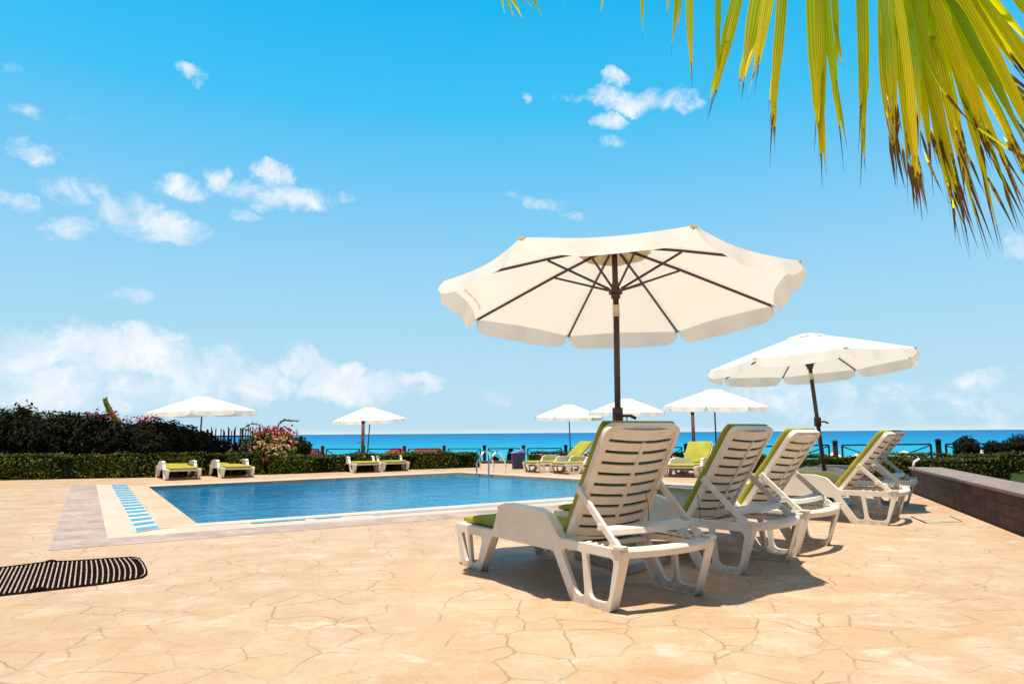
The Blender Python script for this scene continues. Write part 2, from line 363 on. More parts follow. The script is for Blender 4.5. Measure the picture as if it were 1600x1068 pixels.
M['boug2'] = mat_leaf('yellow_bush_leaf', (.05, .08, .008), (.42, .34, .06), .3)
M['red'] = mat_leaf('red_bract', (.30, .012, .03), (.50, .05, .10), .4)
M['peach'] = mat_leaf('peach_bract', (.55, .28, .14), (.75, .55, .36), .4)
M['palm'] = mat_palm()
M['palmrib'] = mat_plain('palm_rib', (.30, .26, .05), .5, .4, .2, 10)
M['beach'] = mat_plain('beach_canvas', (.80, .70, .68), .8, .2, .05)
M['manhole'] = mat_plain('cover_plate', (.52, .40, .28), .6, .3, .2, 6)
M['roof'] = mat_plain('red_roof', (.20, .045, .025), .8, .2, .3, 6)
M['print'] = mat_plain('faded_print', (.28, .28, .34), .8, .1)

# ------------------------------------------------------------------ mesh helpers
class MB:
    def __init__(s, off=(0, 0, 0)): s.v = []; s.f = []; s.mi = []; s.off = Vector(off); s.smooth = False
    def add(s, vs, fs, mi=0):
        b = len(s.v); s.v += [tuple(Vector(v) - s.off) for v in vs]; s.f += [tuple(i + b for i in f) for f in fs]; s.mi += [mi] * len(fs)
    def box(s, c, size, rz=0.0, mi=0, M3=None):
        hx, hy, hz = size[0] / 2, size[1] / 2, size[2] / 2
        rot = M3 if M3 is not None else Matrix.Rotation(rz, 3, 'Z')
        vs = [Vector(c) + rot @ Vector((x, y, z)) for x in (-hx, hx) for y in (-hy, hy) for z in (-hz, hz)]
        s.add(vs, [(0, 1, 3, 2), (4, 6, 7, 5), (0, 4, 5, 1), (2, 3, 7, 6), (0, 2, 6, 4), (1, 5, 7, 3)], mi)
    def bar(s, a, b, w, h, mi=0, up=Vector((0, 0, 1))):
        a = Vector(a); b = Vector(b); d = (b - a); L = d.length; d.normalize()
        x = d.cross(up)
        if x.length < 1e-4: x = Vector((1, 0, 0))
        x.normalize(); z = x.cross(d)
        rot = Matrix((d, x, z)).transposed(); s.box((a + b) / 2, (L, w, h), mi=mi, M3=rot)
    def tube(s, pts, r, seg=10, mi=0, caps=True):
        pts = [Vector(p) for p in pts]; n = len(pts); rs = r if isinstance(r, (list, tuple)) else [r] * n
        vs = []; prev = None
        for i, p in enumerate(pts):
            t = (pts[min(i + 1, n - 1)] - pts[max(i - 1, 0)]).normalized()
            if prev is None:
                x = t.cross(Vector((0, 0, 1)))
                if x.length < .05: x = Vector((1, 0, 0))
            else: x = prev - t * prev.dot(t)
            x.normalize(); prev = x; y = t.cross(x)
            for k in range(seg):
                a = 2 * math.pi * k / seg; vs.append(p + (x * math.cos(a) + y * math.sin(a)) * rs[i])
        fs = [(i * seg + k, i * seg + (k + 1) % seg, (i + 1) * seg + (k + 1) % seg, (i + 1) * seg + k) for i in range(n - 1) for k in range(seg)]
        if caps: fs += [tuple(range(seg - 1, -1, -1)), tuple(range((n - 1) * seg, n * seg))]
        s.add(vs, fs, mi)
    def lathe(s, prof, c=(0, 0, 0), seg=20, mi=0, sq=None):
        vs = []
        for (r, z) in prof:
            for k in range(seg):
                a = 2 * math.pi * k / seg; vs.append((c[0] + r * math.cos(a), c[1] + r * math.sin(a), c[2] + z))
        n = len(prof)
        s.add(vs, [(i * seg + k, i * seg + (k + 1) % seg, (i + 1) * seg + (k + 1) % seg, (i + 1) * seg + k) for i in range(n - 1) for k in range(seg)], mi)
    def prism(s, poly, z0, z1, mi=0):
        n = len(poly); vs = [(p[0], p[1], z0) for p in poly] + [(p[0], p[1], z1) for p in poly]
        s.add(vs, [tuple(range(n - 1, -1, -1)), tuple(range(n, 2 * n))] + [(i, (i + 1) % n, n + (i + 1) % n, n + i) for i in range(n)], mi)
    def mesh(s, name, mats):
        me = bpy.data.meshes.new(name); me.from_pydata(s.v, [], s.f)
        for m_ in (mats if isinstance(mats, list) else [mats]): me.materials.append(m_)
        me.polygons.foreach_set('material_index', s.mi)
        me.validate(); me.update(); return me
    def build(s, name, mats, parent=None, bevel=0, smooth=False, subsurf=0, loc=None):
        me = s.mesh(name, mats)
        return link(name, me, parent, bevel, smooth, subsurf, loc)

def link(name, me, parent=None, bevel=0, smooth=False, subsurf=0, loc=None):
    o = bpy.data.objects.new(name, me); col.objects.link(o)
    if parent is not None: o.parent = parent
    if loc is not None: o.location = loc
    if smooth: me.polygons.foreach_set('use_smooth', [True] * len(me.polygons))
    if bevel:
        b = o.modifiers.new('bevel', 'BEVEL'); b.width = bevel; b.segments = 2; b.limit_method = 'ANGLE'; b.angle_limit = R(35); b.harden_normals = False
        if smooth is False: me.polygons.foreach_set('use_smooth', [False] * len(me.polygons))
    if subsurf:
        b = o.modifiers.new('sub', 'SUBSURF'); b.levels = subsurf; b.render_levels = subsurf
    return o

def tag(o, label=None, cat=None, group=None, kind=None):
    if label: o['label'] = label
    if cat: o['category'] = cat
    if group: o['group'] = group
    if kind: o['kind'] = kind
    return o
def empty(name, loc, rz=0.0, label=None, cat=None, group=None):
    o = bpy.data.objects.new(name, None); col.objects.link(o); o.location = loc; o.rotation_euler = (0, 0, rz); o.empty_display_size = .2
    return tag(o, label, cat, group)
def copy_tree(o, parent=None):
    c = o.copy(); col.objects.link(c); c.parent = parent
    for ch in list(o.children): copy_tree(ch, c)
    return c

def curve_plate(outline, holes, depth, bevel=0.0):
    """flat plate with holes from 2D outlines (x,y) -> mesh datablock"""
    cu = bpy.data.curves.new('tmp', 'CURVE'); cu.dimensions = '2D'; cu.fill_mode = 'BOTH'; cu.extrude = depth / 2; cu.bevel_depth = bevel; cu.bevel_resolution = 1
    for pl in [outline] + holes:
        sp = cu.splines.new('POLY'); sp.points.add(len(pl) - 1)
        for i, p in enumerate(pl): sp.points[i].co = (p[0], p[1], 0, 1)
        sp.use_cyclic_u = True
    ob = bpy.data.objects.new('tmp', cu); col.objects.link(ob)
    dg = bpy.context.evaluated_depsgraph_get(); me = bpy.data.meshes.new_from_object(ob.evaluated_get(dg))
    bpy.data.objects.remove(ob); bpy.data.curves.remove(cu); return me

def round_poly(pts, rad, seg=5):
    out = []; n = len(pts)
    for i in range(n):
        p = Vector(pts[i]); a = Vector(pts[i - 1]); b = Vector(pts[(i + 1) % n]); r = rad[i] if isinstance(rad, (list, tuple)) else rad
        da = (a - p); db = (b - p); la, lb = da.length, db.length; da.normalize(); db.normalize()
        ang = math.acos(max(-1, min(1, da.dot(db)))); t = min(r / max(math.tan(ang / 2), 1e-3), la * .48, lb * .48)
        p0 = p + da * t; p2 = p + db * t
        for k in range(seg + 1):
            u = k / seg; out.append(tuple(p0 * (1 - u) ** 2 + p * 2 * u * (1 - u) + p2 * u ** 2))
    return out

def mesh_into(mb, me, mat4, mi=0):
    mb.add([mat4 @ v.co for v in me.vertices], [tuple(p.vertices) for p in me.polygons], mi)

rng = random.Random(5); nrg = np.random.default_rng(5)
def leaf_mesh(name, pts, nrm, size, mat, core=None, extra=None):
    """many small folded leaves at pts, roughly facing nrm"""
    n = len(pts); pts = np.asarray(pts, float); nrm = np.asarray(nrm, float)
    nn = nrm / (np.linalg.norm(nrm, axis=1)[:, None] + 1e-9) + nrg.normal(0, .38, (n, 3)); nn /= np.linalg.norm(nn, axis=1)[:, None] + 1e-9
    a = np.cross(nn, nrg.normal(0, 1, (n, 3))); a /= np.linalg.norm(a, axis=1)[:, None] + 1e-9
    b = np.cross(nn, a); s = size * nrg.uniform(.6, 1.3, n)[:, None]
    V = np.empty((n, 4, 3)); V[:, 0] = pts - a * s; V[:, 1] = pts + b * s * .5 + nn * s * .12; V[:, 2] = pts + a * s; V[:, 3] = pts - b * s * .5 + nn * s * .12
    V = V.reshape(-1, 3); k = np.arange(n) * 4
    F = np.stack([k, k + 1, k + 2, k, k + 2, k + 3], 1).reshape(-1, 3)
    mi = np.zeros(len(F), int)
    mats = [mat]
    VV = [V]; FF = F.tolist(); MI = mi.tolist(); nv = len(V)
    if core is not None:
        cv, cf, cm = core; VV.append(np.asarray(cv, float)); FF += [tuple(i + nv for i in f) for f in cf]; MI += [1] * len(cf); mats.append(cm)
    me = bpy.data.meshes.new(name); me.from_pydata(np.concatenate(VV).tolist(), [], FF)
    for m_ in mats: me.materials.append(m_)
    me.polygons.foreach_set('material_index', MI); me.update(); return me

# ------------------------------------------------------------------ GROUND, POOL, SEA
A = gnd(308, 818); B = gnd(232, 760); C_ = gnd(716, 738); D = Vector((3.60, 12.35, 0))
A.z = B.z = C_.z = 0
def v2(p): return (p[0], p[1])
pool_ccw = [v2(A), v2(D), v2(C_), v2(B)]
deck_out = [(-26, -6), (9.0, -6), (9.0, 13.6), (2.0, 20.6), (-1.0, 23.3), (-5.5, 24.0), (-16.5, 17.6), (-26, 13.5)]
def holed_sheet(name, outer, hole, z, thick, mat):
    me = curve_plate(outer, [hole], thick)
    me.transform(Matrix.Translation((0, 0, z - thick / 2))); me.materials.clear(); me.materials.append(mat)
    o = bpy.data.objects.new(name, me); col.objects.link(o); return o
tag(holed_sheet('pool_deck', deck_out, pool_ccw, 0.0, 0.10, M['deck']), kind='structure')

mb = MB(); zb = -1.35
pc = pool_ccw; n = 4
# basin walls just outside the coping lip, floor below
vs = [(p[0], p[1], -0.10) for p in pc] + [(p[0], p[1], zb) for p in pc]
mb.add(vs, [(i, (i + 1) % n, n + (i + 1) % n, n + i) for i in range(n)] + [tuple(n + i for i in range(n))])
tag(mb.build('pool_basin', M['pool']), kind='structure')
mb = MB()
cen = Vector((sum(p[0] for p in pc) / 4, sum(p[1] for p in pc) / 4, 0))
ins = [cen + (Vector((p[0], p[1], 0)) - cen) * 0.999 for p in pc]
mb.add([(p.x, p.y, -0.055) for p in ins], [(0, 1, 2, 3)])
tag(mb.build('pool_water', M['water']), kind='structure')

# coloured concrete borders, each a thin sheet 4 mm above the one below
uAB = (B - A).normalized(); uAD = (D - A).normalized(); uBC = (C_ - B).normalized(); uCD = (D - C_).normalized()
def quad(name, pts, z, mat):
    mb = MB(); mb.prism([v2(p) for p in pts], z - .004, z); return tag(mb.build(name, mat), kind='structure')
p1, p2, p3, p4 = gnd(112, 757), gnd(150, 757), gnd(168, 841), gnd(76, 860)
far_n = gnd(480, 832); far_o = gnd(480, 813)
endn = A + uAD * 8.2
def off(p, q, d):   # shift p perpendicular to uAD, toward the camera
    nrm = Vector((uAD.y, -uAD.x, 0)); return p + nrm * d
mb = MB()
mb.prism([v2(p1), v2(p4), v2(p3), v2(p2)], .0, .004)
tag(mb.build('purple_border_path', M['purple']), kind='structure')
nearP = [p4, off(A + uAD * 7.6, None, 1.35), off(A + uAD * 7.6, None, .78), p3]
quad('purple_border_strip', [p4 + Vector((.0, 0, 0)), off(A + uAD * 7.6, 0, 1.25), off(A + uAD * 7.6, 0, .80), p3], .0035, M['purple'])
# cream band between purple strip and gutter, and along the near side
quad('cream_border_path', [p2, p3, gnd(250, 835), gnd(212, 832.5), gnd(172, 757)], .0042, M['cream'])
quad('cream_border_strip', [p3 + Vector((0.0, 0.0, 0)), off(A + uAD * 7.6, 0, .80), off(A + uAD * 7.6, 0, .46), gnd(250, 826.5)], .0038, M['cream'])
quad('tan_coping', [gnd(199, 757), gnd(251, 826), A, B], .0045, M['tan'])
quad('white_coping', [gnd(252, 826.5), off(A + uAD * 7.6, 0, .27), A + uAD * 7.6, A], .0065, M['white_coping'])
quad('grey_gutter_strip', [off(A + uAD * 1.9, 0, .46), off(A + uAD * 7.6, 0, .46), off(A + uAD * 7.6, 0, .275), off(A + uAD * 1.9, 0, .275)], .0075, M['gutter'])
Bn = Vector((-uBC.y, uBC.x, 0)); Cn = Vector((-uCD.y, uCD.x, 0))
if Cn.x < 0: Cn = -Cn
quad('far_coping_path', [B + Bn * .02, C_ + Bn * .02, C_ + Bn * .5 + Cn * .1, B + Bn * .5], .005, M['cream'])
quad('far_coping_strip', [C_ + Cn * .02, D + Cn * .02, D + Cn * .5, C_ + Cn * .5], .0055, M['cream'])

# overflow gutter on the left: white channel with blue tile rungs
t1, t2, t3, t4 = gnd(172, 757), gnd(198, 757), gnd(212, 832), gnd(250, 826)
g = empty('overflow_gutter', tuple((t1 + t4) / 2), 0, 'white and blue tiled overflow gutter running beside the left edge of the pool', 'pool gutter')
mb = MB(off=g.location); mb.prism([v2(t1), v2(t3), v2(t4), v2(t2)], .0, .010); mb.build('channel', M['tile_white'], g)
def lerp(a, b, u): return a + (b - a) * u
mb = MB(off=g.location); nr = 17
for i in range(nr):
    u0 = (i + .08) / nr; u1 = (i + .58) / nr
    a0, b0 = lerp(t3, t1, u0), lerp(t4, t2, u0); a1, b1 = lerp(t3, t1, u1), lerp(t4, t2, u1)
    e = .04
    mb.prism([v2(lerp(a0, b0, e)), v2(lerp(a0, b0, 1 - e)), v2(lerp(a1, b1, 1 - e)), v2(lerp(a1, b1, e))], .010, .015)
mb.build('blue_tiles', M['tile_blue'], g)
# blue tile inlays on the near side
def inlay(a, b, lab):
    mb = MB(); k = max(2, int((b - a) / .14)); w = (b - a) / k
    for i in range(k):
        q0 = A + uAD * (a + i * w + .006); q1 = A + uAD * (a + (i + 1) * w - .006)
        mb.prism([v2(off(q0, 0, .40)), v2(off(q1, 0, .40)), v2(off(q1, 0, .29)), v2(off(q0, 0, .29))], .004, .014)
    tag(mb.build('tile_inlay', M['tile_blue'], bevel=.002), lab, 'tile inlay', 'blue tile inlays along the near pool edge')
inlay(.50, 1.10, 'longer pale blue tile inlay in the coping at the near left edge of the pool')
inlay(1.22, 1.52, 'shorter pale blue tile inlay in the near coping, just right of the longer one')

# terrain beyond the terrace, falling to the beach, and the sea
FN0 = Vector((-7.07, 25.5, 0)); FD = Vector((.852, -.524, 0)); FNRM = Vector((.524, .852, 0))
def terr_z(x, y):
    d = FNRM.dot(Vector((x, y, 0)) - FN0)
    if d < 1.0: return -.32
    if d < 34: return -.32 - 2.9 * ((d - 1) / 33) ** .9
    if d < 60: return -3.22 - .15 * (d - 34) / 26
    return -3.37 - .05 * (d - 60)
mb = MB(); nx, ny = 90, 70
xs = [-150 + 300 * i / nx for i in range(nx + 1)]; ys = [-8 + 190 * (j / ny) ** 1.3 for j in range(ny + 1)]
vs = [(x, y, terr_z(x, y) + .04 * math.sin(x * .31) * math.cos(y * .23)) for y in ys for x in xs]
mb.add(vs, [(j * (nx + 1) + i, j * (nx + 1) + i + 1, (j + 1) * (nx + 1) + i + 1, (j + 1) * (nx + 1) + i) for j in range(ny) for i in range(nx)])
for k in range(len(mb.f)):
    f0 = mb.f[k]; cx_ = sum(mb.v[i][0] for i in f0) / 4; cy_ = sum(mb.v[i][1] for i in f0) / 4
    mb.mi[k] = 0 if FNRM.dot(Vector((cx_, cy_, 0)) - FN0) < 25 else 1
tag(mb.build('terrain', [M['soil'], M['sand']], smooth=True), kind='structure')
mb = MB(); S = 30000
mb.add([(-S, 60, -3.5), (S, 60, -3.5), (S, S, -3.5), (-S, S, -3.5)], [(0, 1, 2, 3)])
mb.add([(-S, -S, -4.6), (S, -S, -4.6), (S, 60, -4.6), (-S, 60, -4.6)], [(0, 1, 2, 3)], 1)
tag(mb.build('sea', [M['sea'], M['soil']]), kind='structure')
# lawn right of the low wall
mb = MB(); mb.prism([(6.62, 10.4), (5.3, 6.2), (4.6, 2.0), (4.9, -5), (30, -5), (30, 14), (12, 15.4), (9.2, 15.5), (8.2, 14.0)], .0, .03)
tag(mb.build('lawn', M['grass']), kind='structure')

# ------------------------------------------------------------------ LOW STONE WALL
wa = Vector((6.30, 11.05, 0)); wb = gnd(1598, 839); wd = (wb - wa).normalized(); wn = Vector((-wd.y, wd.x, 0))
wlen = 9.5
g = empty('stone_wall', tuple(wa), math.atan2(wd.y, wd.x), 'low dark stone garden wall with a flat grey cap, along the right side of the terrace', 'wall')
side = 1.0
mb = MB(); mb.box((wlen / 2, side * .24, .175), (wlen, .42, .37)); mb.build('masonry', M['stone'], g)
mb = MB(); k = 12
for i in range(k):
    L = (wlen + .06) / k; mb.box((-.03 + L * (i + .5), side * .235, .382), (L - .004, .47, .036))
mb.build('coping', M['cap'], g, bevel=.006)
g.rotation_euler[2] = math.atan2(wd.y, wd.x)
# rotate the local brick axes: masonry faces run along local x, texture handled in object space

# small bent vent pipe on the wall end
p = wa + wd * .45 + wn * .30 * side
pp = gnd(1428, 733, .42)
mb = MB(off=pp); mb.tube([pp, pp + Vector((0, 0, .07)), pp + Vector((.02, 0, .11)), pp + Vector((.09, 0, .15))], [.018] * 4, 10)
tag(mb.build('vent_pipe', M['tile_white'], loc=pp, smooth=True), 'short bent white pipe standing on the far end of the stone wall', 'pipe')

# cover plate in the deck
q = [gnd(1424, 807), gnd(1447, 817), gnd(1503, 815), gnd(1484, 806)]; qc = sum(q, Vector()) / 4
g = empty('drain_cover', tuple(qc), 0, 'pale square access cover set flush in the deck near the stone wall', 'access cover')
mb = MB(off=qc); mb.prism([v2(x) for x in q], .0, .006); mb.build('plate', M['manhole'], g)
mb = MB(off=qc)
for i in (0, 2): mb.bar(q[i] + Vector((0, 0, .003)), q[(i + 1) % 4] + Vector((0, 0, .003)), .014, .007)
mb.build('frame', M['iron'], g)

# ------------------------------------------------------------------ DRAIN GRATE
def build_grate():
    # centre line runs from beyond the left border to the rounded right end
    top = [gnd(-60, 891), gnd(0, 886), gnd(78, 876.5), gnd(114, 875.5), gnd(205, 869.5)]
    bot = [gnd(-60, 940), gnd(0, 931), gnd(63, 924), gnd(150, 914), gnd(211, 905)]
    e0 = lerp(top[0], bot[0], .5); e1 = lerp(top[-1], bot[-1], .5)
    g = empty('drain_grate', tuple(e1), 0, 'dark iron channel drain grate with pale bars and a rounded end, lying in the deck', 'drain grate')
    def along(pl, u):
        L = [(pl[i + 1] - pl[i]).length for i in range(len(pl) - 1)]; t = u * sum(L)
        for i, l in enumerate(L):
            if t <= l or i == len(L) - 1: return lerp(pl[i], pl[i + 1], t / l)
            t -= l
    tip = gnd(230, 888)
    bow = [gnd(205, 869.5), gnd(217, 871.5), gnd(224, 880), gnd(229, 891), gnd(229, 898), gnd(222, 903), gnd(211, 905)]
    poly = [v2(p_) for p_ in bot[:-1]] + [v2(p_) for p_ in reversed(bow)] + [v2(p_) for p_ in reversed(top[:-1])]
    mb = MB(off=e1); mb.prism(poly, .0, .0012); mb.build('channel', M['iron'], g)
    # raised dark rim
    mb = MB(off=e1); n_ = len(poly)
    for i in range(n_):
        a = Vector((*poly[i], .008)); b = Vector((*poly[(i + 1) % n_], .008)); mb.bar(a - Vector((0, 0, .006)), b - Vector((0, 0, .006)), .012, .004)
    mb.build('rim', M['iron'], g)
    mb = MB(off=e1); t_ = -50.0
    tx_ = [-60, 0, 78, 114, 205]; ty_ = [891, 886, 876.5, 875.5, 869.5]; bx_ = [-60, 0, 63, 150, 211, 222]; by_ = [940, 931, 924, 914, 905, 903]
    while t_ < 204:
        bpx = t_ - 29 + 44 * (max(0, t_) / 208) ** 1.1; a = gnd(t_, float(np.interp(t_, tx_, ty_))); b = gnd(bpx, float(np.interp(bpx, bx_, by_))); d = b - a; bend = max(0, (t_ - 120) / 90)
        pts = []
        for k in range(8):
            w = .05 + .9 * k / 7; p_ = a + d * w + (e1 - e0).normalized() * (math.sin(w * math.pi) * .035 * bend); p_.z = .0025 + rng.uniform(-.0005, .0005); pts.append(p_)
        for k in range(7): mb.bar(pts[k], pts[k + 1], .0085, .005)
        t_ += 7.1
    for i in range(1):   # curved end bar
        s = .80 - i * .28
        bb = [lerp(lerp(top[-1], bot[-1], .5), q_, 1 - .13 * (i + 1)) for q_ in bow[:-1]]
        for k in range(len(bb) - 1):
            a_, b_ = bb[k].copy(), bb[k + 1].copy(); a_.z = b_.z = .0025; mb.bar(a_, b_, .008, .005)
    mb.build('bars', M['bar'], g)
    for (x, y, r_) in ((79, 877, .035), (60, 921, .045)):
        c = gnd(x, y); mb = MB(off=e1); mb.lathe([(r_ * 1.1, 0), (r_, .004), (r_ * .6, .008), (0.001, .009)], (c.x, c.y, .006), 10)
        mb.build('clamp_lug', M['iron'], g, smooth=True)
build_grate()

# ------------------------------------------------------------------ SUN LOUNGER
def side_profile():
    o = [(-.97, .30), (-.965, .25), (-.865, .0), (-.57, .0), (-.395, .265), (.36, .265), (.53, .0), (.87, .0), (.985, .33), (.97, .345), (.42, .345),
         (.30, .47), (.17, .50), (-.19, .505), (-.30, .47), (-.385, .30)]
    r = [.02, .02, .025, .02, .05, .04, .02, .025, .015, .01, .03, .09, .05, .10, .07, .03]
    outer = round_poly(o, r, 4)
    def hole(pts, r): return round_poly(pts, r, 4)
    h = [hole([(-.885, .245), (-.78, .245), (-.745, .045), (-.81, .045)], [.02, .02, .035, .03]),
         hole([(-.745, .245), (-.53, .245), (-.60, .08), (-.66, .04), (-.71, .045)], [.02, .04, .03, .03, .03]),
         hole([(.425, .295), (.640, .295), (.662, .045), (.585, .045)], [.03, .02, .05, .06]),
         hole([(.675, .295), (.925, .295), (.865, .045), (.700, .045)], [.02, .035, .06, .05])]
    fx = lambda pl: [((x * .925 if x < -.3 else x) if x > -.31 or True else x, z) for (x, z) in pl]
    return fx(outer), [fx(q) for q in h]
def offset_poly(pl, d):
    n = len(pl); out = []
    ar = sum(pl[i][0] * pl[(i + 1) % n][1] - pl[(i + 1) % n][0] * pl[i][1] for i in range(n)); sg = 1 if ar > 0 else -1
    for i in range(n):
        a = Vector(pl[i - 1]); b = Vector(pl[(i + 1) % n]); t = (b - a)
        if t.length < 1e-6: out.append(pl[i]); continue
        t.normalize(); out.append((pl[i][0] - t.y * d * sg, pl[i][1] + t.x * d * sg))
    return out
def flange(mb, pl, d, w, y0, sgn):
    q = offset_poly(pl, d); n = len(pl); vs = []
    for i in range(n):
        vs += [(pl[i][0], y0, pl[i][1]), (pl[i][0], y0 + sgn * w, pl[i][1]), (q[i][0], y0 + sgn * w, q[i][1]), (q[i][0], y0, q[i][1])]
    fs = []
    for i in range(n):
        j = (i + 1) % n
        for k in range(4): fs.append((i * 4 + k, i * 4 + (k + 1) % 4, j * 4 + (k + 1) % 4, j * 4 + k))
    mb.add(vs, fs)
SP = side_profile()
plate_me = curve_plate(SP[0], SP[1], .008, .002)
def side_frame_mesh(sgn):
    """sgn=+1 left side; flanges turn inward"""
    mb = MB(); y = sgn * .365
    mat4 = Matrix(((1, 0, 0, 0), (0, 0, 1, y), (0, 1, 0, 0), (0, 0, 0, 1)))
    mesh_into(mb, plate_me, mat4)
    flange(mb, SP[0], .006, .062, y + sgn * .002, -sgn)
    for h in SP[1]: flange(mb, h, -.004, .022, y + sgn * .001, -sgn)
    # arm top pad
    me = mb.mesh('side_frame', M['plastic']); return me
side_L = side_frame_mesh(1); side_R = side_frame_mesh(-1)

def sweep(path, halfw, thick, nrm_sign=1, seg=6, puff=0.006, seams=7, mat=None, name='cushion', parent=None, halfws=None):
    """rounded-rectangle cross-section swept along a path in the xz plane; path = underside"""
    n = len(path); vs = []; ring = []
    # cross-section: y across, h above the path
    r = thick * .42; cs = []
    for (cy_, ch, a0) in ((halfw - r, r, -90), (halfw - r, thick - r, 0), (-halfw + r, thick - r, 90), (-halfw + r, r, 180)):
        for k in range(seg): a = R(a0 + 90 * k / (seg - 1)); cs.append((cy_ + r * math.cos(a), ch + r * math.sin(a)))
    mid = []
    m_ = len(cs)
    # add points across the flat top for puffiness
    for i, (x, z) in enumerate(path):
        a = Vector(path[max(i - 1, 0)]); b = Vector(path[min(i + 1, n - 1)]); t = (b - a).normalized(); nn = Vector((-t.y, t.x)) * nrm_sign
        u = i / (n - 1); endt = min(1, math.sqrt(max(0, min(u, 1 - u)) * 40) + .6)
        pf = puff * abs(math.sin(u * math.pi * seams))
        for (yy, hh) in cs:
            h2 = thick / 2 + (hh - thick / 2) * endt + (pf if hh > thick * .6 else 0)
            yy2 = yy * (1 - .03 * (1 - endt))
            vs.append((x + nn.x * h2, yy2, z + nn.y * h2))
    fs = [(i * m_ + k, i * m_ + (k + 1) % m_, (i + 1) * m_ + (k + 1) % m_, (i + 1) * m_ + k) for i in range(n - 1) for k in range(m_)]
    fs += [tuple(range(m_ - 1, -1, -1)), tuple(range((n - 1) * m_, n * m_))]
    mb = MB(); mb.add(vs, fs); return mb.build(name, mat, parent, smooth=True)

